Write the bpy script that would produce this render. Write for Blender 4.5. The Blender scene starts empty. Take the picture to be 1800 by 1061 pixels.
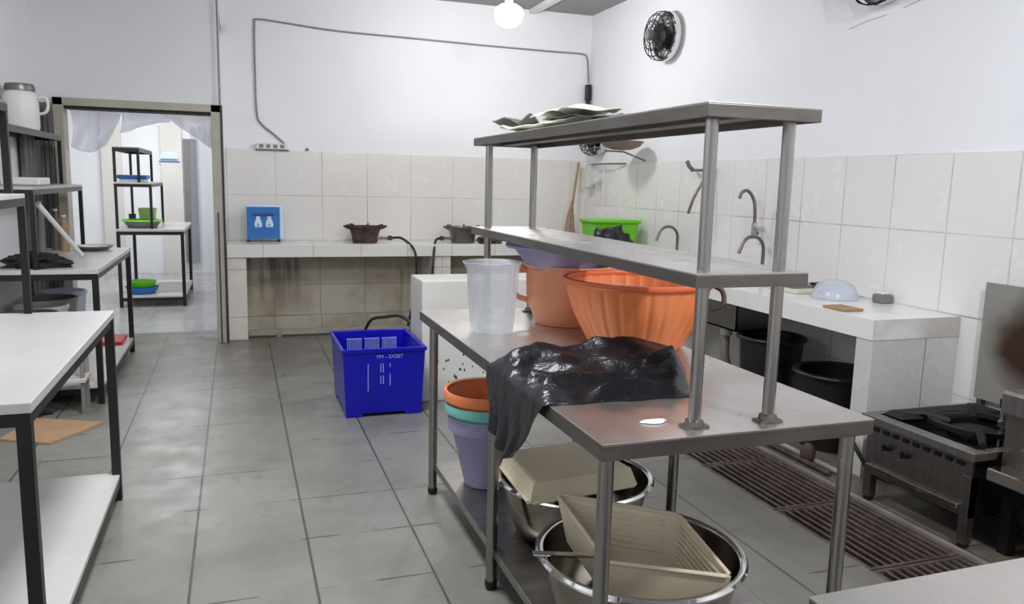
import bpy, bmesh, math, random
from mathutils import Vector, Matrix, noise
random.seed(4)
S = bpy.context.scene
COL = S.collection
PI = math.pi

# ------------------------------------------------------------------ camera
CAM_H = 1.40
YAW, PITCH, ROLL, FPX = 0.33724, 0.15059, 0.02432, 1380.5
cy, sy = math.cos(YAW), math.sin(YAW)
fw = Vector((sy*math.cos(PITCH), cy*math.cos(PITCH), -math.sin(PITCH)))
rt = Vector((cy, -sy, 0))
up = rt.cross(fw)
r2 = rt*math.cos(ROLL) + up*math.sin(ROLL)
u2 = up*math.cos(ROLL) - rt*math.sin(ROLL)
cd = bpy.data.cameras.new('camera')
cam = bpy.data.objects.new('camera', cd)
COL.objects.link(cam)
cd.sensor_fit = 'HORIZONTAL'
cd.sensor_width = 36
cd.lens = 36*FPX/1800
cd.clip_start = 0.05
m = Matrix((r2, u2, -fw)).transposed().to_4x4()
m.translation = Vector((0, 0, CAM_H))
cam.matrix_world = m
S.camera = cam

# ------------------------------------------------------------------ world, exposure, room and fill lights
w = bpy.data.worlds.new('world'); S.world = w
w.use_nodes = True
w.node_tree.nodes['Background'].inputs[0].default_value = (.85, .9, 1, 1)
w.node_tree.nodes['Background'].inputs[1].default_value = .3
S.view_settings.view_transform = 'Standard'
S.view_settings.look = 'None'
S.view_settings.exposure = 1.4
S.view_settings.gamma = 1
S.view_settings.use_curve_mapping = False

BULB = Vector((2.02, 6.0, 2.70))
def point_light(name, loc, power, col, r):
    l = bpy.data.lights.new(name, 'POINT'); l.energy = power; l.color = col; l.shadow_soft_size = r
    o = bpy.data.objects.new(name, l); o.location = loc; COL.objects.link(o); return o
def area_light(name, loc, sx, sy_, power, col, rot=(0, 0, 0)):
    l = bpy.data.lights.new(name, 'AREA'); l.shape = 'RECTANGLE'; l.size = sx; l.size_y = sy_; l.energy = power; l.color = col
    o = bpy.data.objects.new(name, l); o.location = loc; o.rotation_euler = rot; COL.objects.link(o); return o
point_light('bulb_light', BULB, 100, (1, .98, .95), .09)
point_light('front_fill_light', (1.75, 0.5, 2.85), 62, (.97, .98, 1), .09)  # added fill without a visible bulb, brightens the right wall and front area
area_light('overhead_fill_light', (.1, 3.0, 3.03), .6, 1.2, 34, (.93, .96, 1))  # soft fill added overhead to raise general brightness, no fitting modelled
area_light('tube_light_next_room', (-1.1, 8.4, 2.5), 1.2, .12, 10, (.97, .98, 1))
area_light('tube_light_next_room_far', (-.9, 10.9, 2.55), 1.2, .12, 13, (.97, .98, 1))

# ------------------------------------------------------------------ materials
def C(r, g, b):                       # sRGB 0..255 -> linear
    f = lambda c: (c/255/12.92) if c/255 <= .04045 else ((c/255+.055)/1.055)**2.4
    return (f(r), f(g), f(b), 1)
class NT:
    def __init__(s, name):
        s.m = bpy.data.materials.new(name); s.m.use_nodes = True
        s.t = s.m.node_tree; s.n = s.t.nodes; s.l = s.t.links
        s.b = s.n['Principled BSDF']
    def node(s, typ, **k):
        n = s.n.new(typ)
        for a, v in k.items(): setattr(n, a, v)
        return n
    def link(s, a, b): s.l.new(a, b)
    def math(s, op, a, b=None, c=None):
        n = s.n.new('ShaderNodeMath'); n.operation = op
        for i, v in enumerate((a, b, c)):
            if v is None: continue
            if hasattr(v, 'links'): s.l.new(v, n.inputs[i])
            else: n.inputs[i].default_value = v
        return n.outputs[0]
    def mix(s, f, a, b):
        n = s.n.new('ShaderNodeMix'); n.data_type = 'RGBA'
        for i, v in ((0, f), (6, a), (7, b)):
            if hasattr(v, 'links'): s.l.new(v, n.inputs[i])
            else: n.inputs[i].default_value = v
        return n.outputs[2]
    def pos(s): return s.n.new('ShaderNodeNewGeometry').outputs['Position']
    def obj(s): return s.n.new('ShaderNodeTexCoord').outputs['Object']
    def noise(s, vec, scale, detail=4, lo=.4, hi=.6, rough=.55, stretch=None):
        if stretch:
            mp = s.n.new('ShaderNodeMapping'); mp.inputs['Scale'].default_value = stretch
            s.l.new(vec, mp.inputs[0]); vec = mp.outputs[0]
        t = s.n.new('ShaderNodeTexNoise'); t.inputs['Scale'].default_value = scale
        t.inputs['Detail'].default_value = detail; t.inputs['Roughness'].default_value = rough
        s.l.new(vec, t.inputs['Vector'])
        r = s.n.new('ShaderNodeMapRange'); s.l.new(t.outputs[0], r.inputs[0])
        r.inputs[1].default_value = lo; r.inputs[2].default_value = hi
        return r.outputs[0]
    def bump(s, h, strength=.2, dist=.01):
        b = s.n.new('ShaderNodeBump'); b.inputs['Strength'].default_value = strength
        b.inputs['Distance'].default_value = dist
        s.l.new(h, b.inputs['Height']); s.l.new(b.outputs[0], s.b.inputs['Normal'])

def simple(name, col, rough=.5, metal=0, var=.12, scale=8, bump=0, spec=None, alpha=None, trans=None, stretch=None, sss=0):
    t = NT(name); v = t.obj()
    f = t.noise(v, scale, 5, .3, .7, stretch=stretch)
    dk = tuple(c*(1-var*1.6) for c in col[:3])+(1,)
    t.link(t.mix(f, dk, col), t.b.inputs['Base Color'])
    t.b.inputs['Roughness'].default_value = rough
    t.b.inputs['Metallic'].default_value = metal
    if spec is not None: t.b.inputs['Specular IOR Level'].default_value = spec
    if alpha is not None: t.b.inputs['Alpha'].default_value = alpha
    if trans is not None: t.b.inputs['Transmission Weight'].default_value = trans
    if sss:
        t.b.inputs['Subsurface Weight'].default_value = sss
        t.b.inputs['Subsurface Radius'].default_value = (.05, .03, .02)
    if bump: t.bump(f, bump)
    return t.m

def tiled(name, au, av, u0, v0, pu, pv, base, grout, gw=.004, rough=.25, dirt=None, dirtf=(.5, .75), dscale=1.5, pertile=.04, stain=None, gfade=0, crossfade=0, gbump=.3):
    """square tiles laid on two world axes with grout lines"""
    t = NT(name); p = t.pos()
    sp = t.node('ShaderNodeSeparateXYZ'); t.link(p, sp.inputs[0])
    U = t.math('DIVIDE', t.math('SUBTRACT', sp.outputs[au], u0), pu)
    V = t.math('DIVIDE', t.math('SUBTRACT', sp.outputs[av], v0), pv)
    def edge(x, pitch):
        f = t.math('FRACT', x)
        d = t.math('MINIMUM', f, t.math('SUBTRACT', 1.0, f))
        return t.math('MULTIPLY', d, pitch)
    eV = edge(V, pv)
    if crossfade:                           # cross joints run thin and half filled
        eV = t.math('ADD', eV, t.math('MULTIPLY', t.noise(p, 3.1, 3, .42, .62), crossfade))
    d = t.math('MINIMUM', edge(U, pu), eV)
    r = t.node('ShaderNodeMapRange'); t.link(d, r.inputs[0])
    r.inputs[1].default_value = gw*.35; r.inputs[2].default_value = gw*.8
    r.inputs[3].default_value = 1; r.inputs[4].default_value = 0
    g = r.outputs[0]
    cb = t.node('ShaderNodeCombineXYZ'); t.link(t.math('FLOOR', U), cb.inputs[0]); t.link(t.math('FLOOR', V), cb.inputs[1])
    wn = t.node('ShaderNodeTexWhiteNoise'); t.link(cb.outputs[0], wn.inputs[0])
    dk = tuple(c*(1-pertile*3) for c in base[:3])+(1,)
    colr = t.mix(wn.outputs[0], dk, base)
    if dirt:
        f = t.noise(p, dscale, 6, *dirtf, rough=.65)
        colr = t.mix(t.math('MULTIPLY', f, .8), colr, dirt)
    if stain: colr = stain(t, p, sp, colr)
    if gfade:                               # some joints are filled level with tile-coloured grout
        g = t.math('MULTIPLY', g, t.noise(p, 2.3, 3, .5-gfade, .5+gfade))
    colr = t.mix(g, colr, grout)
    t.link(colr, t.b.inputs['Base Color'])
    rn = t.noise(p, 6, 4, .3, .7)
    rr = t.node('ShaderNodeMapRange'); t.link(rn, rr.inputs[0]); rr.inputs[3].default_value = rough*.8; rr.inputs[4].default_value = rough*1.35
    t.link(rr.outputs[0], t.b.inputs['Roughness'])
    
    if gbump: t.bump(t.math('SUBTRACT', 1.0, g), gbump, .002)
    return t.m

def floor_stain(t, p, sp, colr):
    # grime that gathers along the back counter and the trench side
    n = t.noise(p, 2.2, 6, .35, .7, rough=.7)
    a = t.node('ShaderNodeMapRange'); t.link(sp.outputs[1], a.inputs[0]); a.inputs[1].default_value = 5.2; a.inputs[2].default_value = 6.9
    f1 = t.math('MULTIPLY', n, a.outputs[0])
    bx_ = t.node('ShaderNodeMapRange'); t.link(sp.outputs[0], bx_.inputs[0]); bx_.inputs[1].default_value = 2.6; bx_.inputs[2].default_value = 2.75
    f2 = t.math('MULTIPLY', t.math('ADD', n, .35), bx_.outputs[0])
    f = t.math('MINIMUM', t.math('MAXIMUM', f1, f2), .85)
    colr = t.mix(f, colr, C(96, 86, 74))
    s = t.noise(p, 7, 3, .62, .70, stretch=(1, .6, 1))
    return t.mix(t.math('MULTIPLY', s, .35), colr, C(92, 92, 88))

M = {}
M['wall'] = simple('white_paint', C(236, 237, 241), .6, var=.03, scale=1.2)
M['wall_grey'] = simple('grey_white_paint', C(230, 231, 233), .6, var=.03, scale=1.2)
M['wall_dark'] = simple('grey_paint', C(205, 205, 206), .6, var=.05, scale=1.5)
M['ceiling'] = simple('grey_ceiling_board', C(150, 150, 152), .7, var=.05)
M['tile_back'] = tiled('white_wall_tile_back', 0, 2, .334-.416*4, 1.235, .416, .410, C(227, 224, 220), C(168, 164, 160), .007, .22, dirt=C(216, 211, 204), dirtf=(.4, .8), pertile=.012, gfade=.22)
M['tile_right'] = tiled('white_wall_tile_right', 1, 2, 2.70, 1.199, .372, .405, C(232, 230, 228), C(158, 156, 154), .007, .22, dirt=C(224, 220, 216), dirtf=(.35, .85), pertile=.012, gfade=.25)
def drips(t, p, sp, colr):
    n = t.noise(p, 5.5, 3, .52, .62, stretch=(1.9, 1, .12))
    a = t.node('ShaderNodeMapRange'); t.link(sp.outputs[2], a.inputs[0]); a.inputs[1].default_value = .15; a.inputs[2].default_value = .6
    b = t.node('ShaderNodeMapRange'); t.link(sp.outputs[0], b.inputs[0]); b.inputs[1].default_value = .75; b.inputs[2].default_value = .45
    f = t.math('MULTIPLY', t.math('MULTIPLY', n, a.outputs[0]), b.outputs[0])
    return t.mix(t.math('MULTIPLY', f, .8), colr, C(80, 72, 58))
M['tile_under'] = tiled('stained_tile_under_counter', 0, 2, .3, .0, .42, .41, C(196, 188, 172), C(140, 132, 118), .006, .35, dirt=C(140, 126, 104), dirtf=(.42, .72), dscale=2.2, pertile=.02, stain=drips)
M['tile_counter'] = tiled('white_counter_tile', 0, 1, .2, .11, .416, .41, C(226, 225, 220), C(176, 170, 160), .005, .2, dirt=C(205, 198, 184), dirtf=(.55, .8), dscale=3, pertile=.012)
M['tile_face'] = tiled('white_face_tile', 0, 2, .53, .2, .416, .41, C(218, 214, 206), C(160, 152, 140), .005, .25, dirt=C(198, 186, 166), dirtf=(.55, .8), dscale=3, pertile=.012)
M['tile_rc'] = tiled('white_sink_counter_tile', 0, 1, 3.16, 2.93, .40, .60, C(230, 229, 226), C(190, 186, 180), .004, .18, dirt=C(212, 208, 200), dirtf=(.6, .85), dscale=2, pertile=.01, gfade=.1)
M['tile_rc_end'] = tiled('sink_counter_end_tile', 0, 2, 3.21, -.2, .40, 1.2, C(208, 207, 203), C(110, 106, 98), .004, .25, dirt=C(196, 192, 184), dirtf=(.4, .85), dscale=3, pertile=.02)
M['floor'] = tiled('grey_floor_tile', 0, 1, .225, 2.60, .413, .402, C(135, 134, 128), C(74, 70, 64), .0085, .34, dirt=C(104, 98, 89), dirtf=(.40, .74), dscale=1.6, pertile=.03, stain=floor_stain, crossfade=.011, gbump=0)
M['floor_next'] = tiled('pale_floor_tile_next_room', 0, 1, 0, 7.1, .413, .402, C(168, 168, 165), C(140, 138, 134), .006, .25, pertile=.02)

def steel(name, col, rough, scale=3, var=.25, aniso=(1, 14, 1), metal=1, smear=None):
    t = NT(name); v = t.obj()
    f = t.noise(v, scale, 5, .3, .7, stretch=aniso)
    g = t.noise(v, 2.5, 3, .25, .8)
    c = t.mix(f, tuple(x*(1-var) for x in col[:3])+(1,), col)
    if smear: c = t.mix(t.math('MULTIPLY', g, .5), c, smear)
    t.link(c, t.b.inputs['Base Color'])
    r = t.node('ShaderNodeMapRange'); t.link(g, r.inputs[0]); r.inputs[3].default_value = rough*.75; r.inputs[4].default_value = rough*1.5
    t.link(r.outputs[0], t.b.inputs['Roughness']); t.b.inputs['Metallic'].default_value = metal
    return t.m
M['steel_top'] = steel('brushed_steel_table_top', C(204, 200, 195), .25, smear=C(172, 164, 157), aniso=(8, 1, 1), metal=.86, var=.10)
M['steel_edge'] = steel('dark_steel_edge', C(128, 123, 118), .34, aniso=(2, 2, 8))
M['steel_bowl'] = steel('bowl_steel', C(150, 142, 132), .16, var=.15)
M['steel'] = steel('brushed_steel', C(168, 165, 160), .30)
M['steel_tube'] = steel('steel_tube', C(166, 163, 158), .24, aniso=(1, 1, .3))
M['steel_rim'] = steel('polished_steel', C(196, 192, 186), .12, var=.1)
M['steel_dull'] = steel('dull_steel', C(140, 136, 132), .38, smear=C(96, 88, 80))
M['chrome'] = simple('chrome', C(215, 215, 215), .1, 1, .05)
M['black'] = simple('black_painted_steel', C(16, 15, 15), .38, 0, .3)
M['blackiron'] = simple('black_cast_iron', C(24, 22, 21), .6, .3, .4, bump=.3)
M['white_board'] = simple('white_laminate_top', C(186, 184, 181), .28, 0, .05, 4)
M['white_shelf'] = simple('white_laminate_shelf', C(198, 194, 190), .35, 0, .06, 4)
M['grey_top'] = simple('pale_grey_shelf_board', C(178, 176, 172), .4, 0, .1, 4)
M['plaster_block'] = simple('white_painted_block', C(214, 212, 206), .5, 0, .05, 2)
M['frame'] = simple('beige_door_frame', C(182, 177, 162), .45, 0, .12, 6)
M['frame_dark'] = simple('dark_door_groove', C(62, 56, 48), .6, 0, .3)
M['leaf'] = simple('dark_grey_door_leaf', C(104, 102, 98), .5, 0, .15, 3)
M['blue'] = simple('blue_crate_plastic', C(12, 14, 178), .3, 0, .12, 4)
M['blue_mark'] = simple('pale_blue_print', C(150, 165, 235), .5, 0, .05)
M['blue_panel'] = simple('blue_panel', C(36, 112, 186), .4, 0, .08, 6)
M['blue_dark'] = simple('dark_blue_panel', C(10, 66, 130), .4, 0, .08, 6)
M['pale_blue'] = simple('pale_blue_white_plastic', C(205, 226, 245), .35, 0, .04)
M['orange'] = simple('orange_plastic', C(236, 136, 82), .32, 0, .07, 5, sss=.15)
M['orange_deep'] = simple('deep_orange_plastic', C(226, 108, 58), .35, 0, .08, 5, sss=.1)
M['peach'] = simple('peach_plastic', C(236, 160, 122), .32, 0, .06, 5, sss=.15)
M['teal'] = simple('teal_plastic', C(120, 196, 184), .32, 0, .08, 5)
M['purple'] = simple('lavender_plastic', C(150, 146, 178), .35, 0, .08, 5)
M['cream'] = simple('cream_plastic', C(222, 210, 182), .45, 0, .08, 5, sss=.05)
M['clear'] = simple('frosted_clear_plastic', C(232, 236, 242), .22, 0, .03, 5, trans=.3, alpha=.4)
M['clear_blue'] = simple('translucent_bluish_plastic', C(212, 220, 236), .25, 0, .03, 5, trans=.3, alpha=.6)
M['green'] = simple('lime_green_plastic', C(112, 204, 34), .38, 0, .08, 5)
M['green_pale'] = simple('pale_green_plastic', C(160, 196, 120), .38, 0, .08, 5)
M['red'] = simple('red_plastic', C(190, 28, 44), .4, 0, .1, 5)
M['whiteplastic'] = simple('white_plastic', C(222, 222, 220), .4, 0, .05, 4)
M['greyplastic'] = simple('grey_plastic', C(120, 120, 118), .4, 0, .1, 4)
M['dark'] = simple('dark_plastic', C(24, 20, 20), .4, 0, .25, 4)
M['rubber'] = simple('black_rubber_hose', C(36, 34, 32), .45, 0, .2, 10)
M['cloth_dark'] = simple('dark_cloth', C(38, 34, 34), .9, 0, .4, 20, bump=.5)
M['cardboard'] = simple('brown_cardboard', C(176, 142, 108), .8, 0, .12, 8)
M['paper'] = simple('cream_paper', C(214, 214, 196), .7, 0, .12, 10)
M['wood'] = simple('brown_wood', C(168, 134, 100), .6, 0, .2, 10)
M['rust'] = simple('rusty_iron', C(98, 78, 74), .7, .3, .45, 18, bump=.4)
M['grate'] = simple('brown_rusted_grate', C(134, 118, 112), .42, .5, .3, 20, bump=.3)
M['trench'] = simple('dark_trench', C(34, 26, 24), .55, 0, .4, 8)
M['curb'] = simple('grimy_concrete', C(142, 134, 126), .6, 0, .25, 6, bump=.2)
M['pipe_grey'] = simple('grey_pvc', C(150, 145, 134), .5, 0, .15, 6)
M['cable'] = simple('grey_cable', C(140, 140, 150), .5, 0, .1, 6)
M['bristle'] = simple('brown_straw', C(170, 142, 124), .9, 0, .25, 30, bump=.5)
M['blade'] = simple('dish_brown', C(150, 122, 112), .5, 0, .1)
t = NT('scorched_steel'); v = t.pos()
f = t.noise(v, 2.6, 4, .44, .62, rough=.5)
sp_ = t.node('ShaderNodeSeparateXYZ'); t.link(v, sp_.inputs[0])
dy_ = t.math('DIVIDE', t.math('SUBTRACT', sp_.outputs[1], 2.56), .2); dz_ = t.math('DIVIDE', t.math('SUBTRACT', sp_.outputs[2], .70), .22)
dd_ = t.math('SQRT', t.math('ADD', t.math('MULTIPLY', dy_, dy_), t.math('MULTIPLY', dz_, dz_)))
bl_ = t.node('ShaderNodeMapRange'); t.link(t.math('ADD', dd_, t.math('MULTIPLY', f, -.5)), bl_.inputs[0]); bl_.inputs[1].default_value = .9; bl_.inputs[2].default_value = 0; 
c = t.mix(bl_.outputs[0], C(150, 148, 142), C(62, 38, 24))
t.link(c, t.b.inputs['Base Color']); t.b.inputs['Metallic'].default_value = .35; t.b.inputs['Roughness'].default_value = .42
M['scorched'] = t.m
t = NT('black_bin_bag'); v = t.obj()
f = t.noise(v, 14, 6, .3, .7); t.b.inputs['Base Color'].default_value = C(26, 27, 32); t.b.inputs['Roughness'].default_value = .32
t.bump(t.noise(v, 9, 5, .2, .8, stretch=(1, 1.8, 1)), .6, .02)
M['bag'] = t.m
t = NT('clear_strip_curtain'); v = t.obj()
t.b.inputs['Base Color'].default_value = C(225, 225, 240); t.b.inputs['Roughness'].default_value = .12; t.b.inputs['Alpha'].default_value = .42
t.bump(t.noise(v, 6, 3, .2, .8), .5, .02)
M['curtain'] = t.m
M['curtain_thin'] = t.m.copy(); M['curtain_thin'].name = 'thin_clear_strip'
M['curtain_thin'].node_tree.nodes['Principled BSDF'].inputs['Alpha'].default_value = .22
def emis(name, col, s):
    t = NT(name); t.b.inputs['Base Color'].default_value = col
    t.b.inputs['Emission Color'].default_value = col; t.b.inputs['Emission Strength'].default_value = s
    return t.m
M['lamp'] = emis('glowing_bulb_glass', (1, .98, .96, 1), 40)
M['tube'] = emis('glowing_tube', (.95, .97, 1, 1), 8)

# ------------------------------------------------------------------ mesh helpers (all shapes are given in world coordinates)
def NB(): return bmesh.new()
def box(bm, x0, y0, z0, x1, y1, z1):
    r = bmesh.ops.create_cube(bm, size=1)['verts']
    for v in r:
        v.co = Vector(((x0+x1)/2+v.co.x*(x1-x0), (y0+y1)/2+v.co.y*(y1-y0), (z0+z1)/2+v.co.z*(z1-z0)))
    return r
def hexa(bm, b4, t4):
    """solid from 4 bottom and 4 top corners, same winding"""
    vb = [bm.verts.new(p) for p in b4]; vt = [bm.verts.new(p) for p in t4]
    bm.faces.new(vb[::-1]); bm.faces.new(vt)
    for i in range(4):
        j = (i+1) % 4; bm.faces.new((vb[i], vb[j], vt[j], vt[i]))
def frame_of(d):
    d = d.normalized(); a = Vector((0, 0, 1)) if abs(d.z) < .9 else Vector((1, 0, 0))
    x = d.cross(a).normalized(); return x, d.cross(x).normalized()
def cyl(bm, p0, p1, r0, r1=None, seg=20, cap=True):
    p0, p1 = Vector(p0), Vector(p1); r1 = r0 if r1 is None else r1
    x, y = frame_of(p1-p0); A = []; B = []
    for i in range(seg):
        a = 2*PI*i/seg; o = x*math.cos(a)+y*math.sin(a)
        A.append(bm.verts.new(p0+o*r0)); B.append(bm.verts.new(p1+o*r1))
    for i in range(seg):
        j = (i+1) % seg; bm.faces.new((A[i], A[j], B[j], B[i]))
    if cap: bm.faces.new(A[::-1]); bm.faces.new(B)
def smooth_path(pts, n=6):
    pts = [Vector(p) for p in pts]; out = []
    for i in range(len(pts)-1):
        p0 = pts[max(i-1, 0)]; p1 = pts[i]; p2 = pts[i+1]; p3 = pts[min(i+2, len(pts)-1)]
        for k in range(n):
            t_ = k/n
            out.append(.5*((2*p1)+(p2-p0)*t_+(2*p0-5*p1+4*p2-p3)*t_*t_+(3*p1-p0-3*p2+p3)*t_**3))
    out.append(pts[-1]); return out
def tube(bm, pts, r, seg=10, smooth=0, closed=False):
    pts = smooth_path(pts, smooth) if smooth else [Vector(p) for p in pts]
    rings = []; n = len(pts); x = None
    for i, p in enumerate(pts):
        if closed: d = pts[(i+1) % n]-pts[i-1]
        else: d = pts[min(i+1, n-1)]-pts[max(i-1, 0)]
        d.normalize()
        if x is None: x, y = frame_of(d)
        else:
            x = (x-d*x.dot(d)).normalized(); y = d.cross(x)
        rr = r[i] if isinstance(r, (list, tuple)) else r
        rings.append([bm.verts.new(p+(x*math.cos(2*PI*k/seg)+y*math.sin(2*PI*k/seg))*rr) for k in range(seg)])
    for i in range(n if closed else n-1):
        a, b = rings[i], rings[(i+1) % n]
        for k in range(seg):
            j = (k+1) % seg; bm.faces.new((a[k], a[j], b[j], b[k]))
    if not closed: bm.faces.new(rings[0][::-1]); bm.faces.new(rings[-1])
def lathe(bm, prof, c, seg=48, sx=1, sy=1, wob=None, axis=None):
    """prof: list of (r, z), c: centre; closed where r == 0"""
    c = Vector(c); rings = []
    for (r, z) in prof:
        if r < 1e-6: rings.append([bm.verts.new(c+Vector((0, 0, z)))]); continue
        L = []
        for k in range(seg):
            a = 2*PI*k/seg; q = r*(wob(a, z) if wob else 1)
            L.append(bm.verts.new(c+Vector((q*math.cos(a)*sx, q*math.sin(a)*sy, z))))
        rings.append(L)
    for a, b in zip(rings, rings[1:]):
        if len(a) == 1 and len(b) == 1: continue
        for k in range(seg):
            j = (k+1) % seg
            if len(a) == 1: bm.faces.new((a[0], b[k], b[j]))
            elif len(b) == 1: bm.faces.new((a[k], a[j], b[0]))
            else: bm.faces.new((a[k], a[j], b[j], b[k]))
def xform(bm, verts, mat):
    bmesh.ops.transform(bm, matrix=mat, verts=verts)

ORG = {}
def obj(name, bm, mat, parent=None, bevel=0, smooth=30, label=None, org=None):
    me = bpy.data.meshes.new(name)
    bmesh.ops.recalc_face_normals(bm, faces=bm.faces[:])
    o = bpy.data.objects.new(name, me); COL.objects.link(o)
    org = ORG[parent] if parent is not None else (Vector(org) if org is not None else Vector((0, 0, 0)))
    ORG[o] = org
    for v_ in bm.verts: v_.co -= org
    bm.to_mesh(me); bm.free()
    if smooth:
        me.shade_smooth(); me.set_sharp_from_angle(angle=math.radians(smooth))
    me.materials.append(M[mat] if isinstance(mat, str) else mat)
    if parent is not None: o.parent = parent
    else: o.location = org
    if bevel:
        b = o.modifiers.new('bevel', 'BEVEL'); b.width = bevel; b.segments = 2; b.limit_method = 'ANGLE'
    if label: o['label'] = label
    return o
def thing(name, label, cat, loc, group=None):
    o = bpy.data.objects.new(name, None); COL.objects.link(o)
    o.empty_display_size = .05; o.location = loc; ORG[o] = Vector(loc)
    o['label'] = label; o['category'] = cat
    if group: o['group'] = group
    return o
def tag(o, label, cat, group=None):
    o['label'] = label; o['category'] = cat
    if group: o['group'] = group
    return o
def struct(name, bm, mat, parent=None, bevel=0, smooth=0):
    o = obj(name, bm, mat, parent, bevel, smooth)
    if parent is None: o['kind'] = 'structure'
    return o
def dup(root, loc, label=None, group=None):
    r = root.copy(); COL.objects.link(r); r.location = loc; ORG[r] = Vector(loc)
    if label: r['label'] = label
    if group: r['group'] = group
    for ch in list(root.children):
        c_ = ch.copy(); COL.objects.link(c_); c_.parent = r
        for g_ in ch.children:
            d_ = g_.copy(); COL.objects.link(d_); d_.parent = c_
    return r
def bx(*a):
    bm = NB(); box(bm, *a); return bm
def cy_(*a, **k):
    bm = NB(); cyl(bm, *a, **k); return bm
def tb(*a, **k):
    bm = NB(); tube(bm, *a, **k); return bm
def lt(*a, **k):
    bm = NB(); lathe(bm, *a, **k); return bm

def blob(name, c, sx, sy, sz, mat, seed, amp=.35, sub=4, fr=2.2):
    bm = NB(); bmesh.ops.create_icosphere(bm, subdivisions=sub, radius=1)
    for v_ in bm.verts:
        n = noise.fractal(v_.co*fr+Vector((seed*7.1, seed, 0)), .8, 2, 4)
        q = v_.co*(1+amp*n); z = max(q.z, -.35)
        v_.co = Vector((c[0]+q.x*sx, c[1]+q.y*sy, c[2]+(z+.35)*sz))
    return obj(name, bm, mat, smooth=50, org=c)

# ------------------------------------------------------------------ room shell
XL, XR, YB, YP, ZC = -1.45, 3.43, 7.55, 7.0, 3.08
TX0, TX1, TY0, TY1 = 2.20, 2.65, 1.58, 4.46        # drain trench
bm = NB()
box(bm, XL-.1, -2.0, -.1, TX0, YB, 0)
box(bm, TX1, -2.0, -.1, XR+.1, YB, 0)
box(bm, TX0, -2.0, -.1, TX1, TY0, 0)
box(bm, TX0, TY1, -.1, TX1, YB, 0)
struct('floor', bm, 'floor')
struct('floor_next_room', bx(-2.7, YB, -.1, -.1, 12.4, 0), 'floor_next')
bm = NB()
box(bm, TX0, TY0, -.2, TX1, TY1, -.18)
box(bm, TX0-.01, TY0, -.2, TX0, TY1, -.1); box(bm, TX1, TY0, -.2, TX1+.01, TY1, -.1)
struct('trim_trench', bm, 'trench')
struct('ceiling', bx(XL-.1, -2.0, ZC, XR+.1, YB+.1, ZC+.1), 'ceiling')
bm = NB()                       # ceiling battens
box(bm, 2.75, -2.0, ZC-.04, 2.82, YB, ZC)
struct('trim_ceiling_batten', bm, 'wall_grey')
struct('ceiling_next_room', bx(-2.7, YP+.1, 2.62, -.1, 12.4, 2.7), 'wall_grey')
struct('wall_left', bx(XL-.1, -2.0, 0, XL, YP+.12, ZC), 'wall')
struct('wall_right', bx(XR, -2.0, 0, XR+.1, YB+.1, ZC), 'wall')
struct('wall_front', bx(XL, -2.1, 0, XR, -2.0, ZC), 'wall')
struct('wall_back', bx(-.1, YB, 0, XR, YB+.1, ZC), 'wall')
bm = NB()
box(bm, XL, YP, 1.965, -.10, YP+.12, ZC)
box(bm, XL, YP, 0, -1.31, YP+.12, 1.965)
struct('wall_partition', bm, 'wall_grey')
struct('wall_side_of_partition', bx(-.16, YP+.12, 0, -.10, YB, ZC), 'wall_grey')
# tiled dado, a slab standing 12 mm proud of the paint
struct('trim_back_tiles', bx(-.098, YB-.012, .70, XR-.012, YB, 1.64), 'tile_back')
struct('trim_under_counter_tiles', bx(-.098, YB-.012, 0, XR-.012, YB, .70), 'tile_under')
struct('trim_right_tiles', bx(XR-.012, -2.0, 0, XR, YB, 1.602), 'tile_right')
# cracks and old screw marks on the right wall
bm = NB()
for (a, b) in (((3.9, 2.34), (3.62, 2.37)), ((3.5, 2.385), (3.1, 2.44))):
    tube(bm, [(XR-.001, a[0], a[1]), (XR-.001, (a[0]+b[0])/2, (a[1]+b[1])/2+.006), (XR-.001, b[0], b[1])], .0035, 6, 3)
struct('trim_wall_crack', bm, 'wall_dark')
# next room
struct('wall_next_room_far', bx(-2.7, 12.27, 0, -.1, 12.4, 2.7), 'wall_grey')
struct('wall_next_room_left', bx(-2.8, YP+.12, 0, -2.7, 12.4, 2.7), 'wall')
struct('wall_next_room_right', bx(-.1, YB+.1, 0, 0, 12.4, 2.7), 'wall_grey')
struct('wall_next_room_front', bx(-2.7, YP+.12, 0, -1.31, YP+.2, 2.7), 'wall_grey')
# far wall panels
bm = NB(); box(bm, -1.0, 12.22, .0, -.72, 12.268, 2.2)
struct('trim_far_wall_panel', bm, 'plaster_block')
bm = NB(); box(bm, -.70, 12.2, .15, -.53, 12.268, 1.9)
struct('trim_far_wall_post', bm, 'greyplastic')
bm = NB(); box(bm, -1.75, 12.2, .0, -1.5, 12.268, 2.2)
struct('trim_far_wall_panel_left', bm, 'plaster_block')

# door frame
df = bpy.data.objects.new('door_1', None); COL.objects.link(df); df['kind'] = 'structure'; df.location = (-.7, 6.96, 0); ORG[df] = Vector((-.7, 6.96, 0))
bm = NB()
box(bm, -1.315, YP-.035, 0, -1.245, YP+.14, 1.965)
box(bm, -.185, YP-.035, 0, -.105, YP+.14, 1.965)
box(bm, -1.315, YP-.035, 1.905, -.105, YP+.14, 1.965)
obj('door_frame', bm, 'frame', df, .004, 0)
bm = NB()
box(bm, -1.245, YP+.02, 1.885, -.185, YP+.08, 1.905)
box(bm, -.113, YP-.04, 0, -.096, YP-.03, 1.965)
box(bm, -.155, YP-.042, .0, -.145, YP-.034, 1.1)
obj('door_track', bm, 'frame_dark', df, 0, 0)
bm = NB()
for k in range(4): box(bm, -1.43, 6.42+k*.13, .02, -1.40, 6.53+k*.13, 1.9)
box(bm, -1.40, 6.42, .1, -1.392, 6.92, .16)
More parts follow.
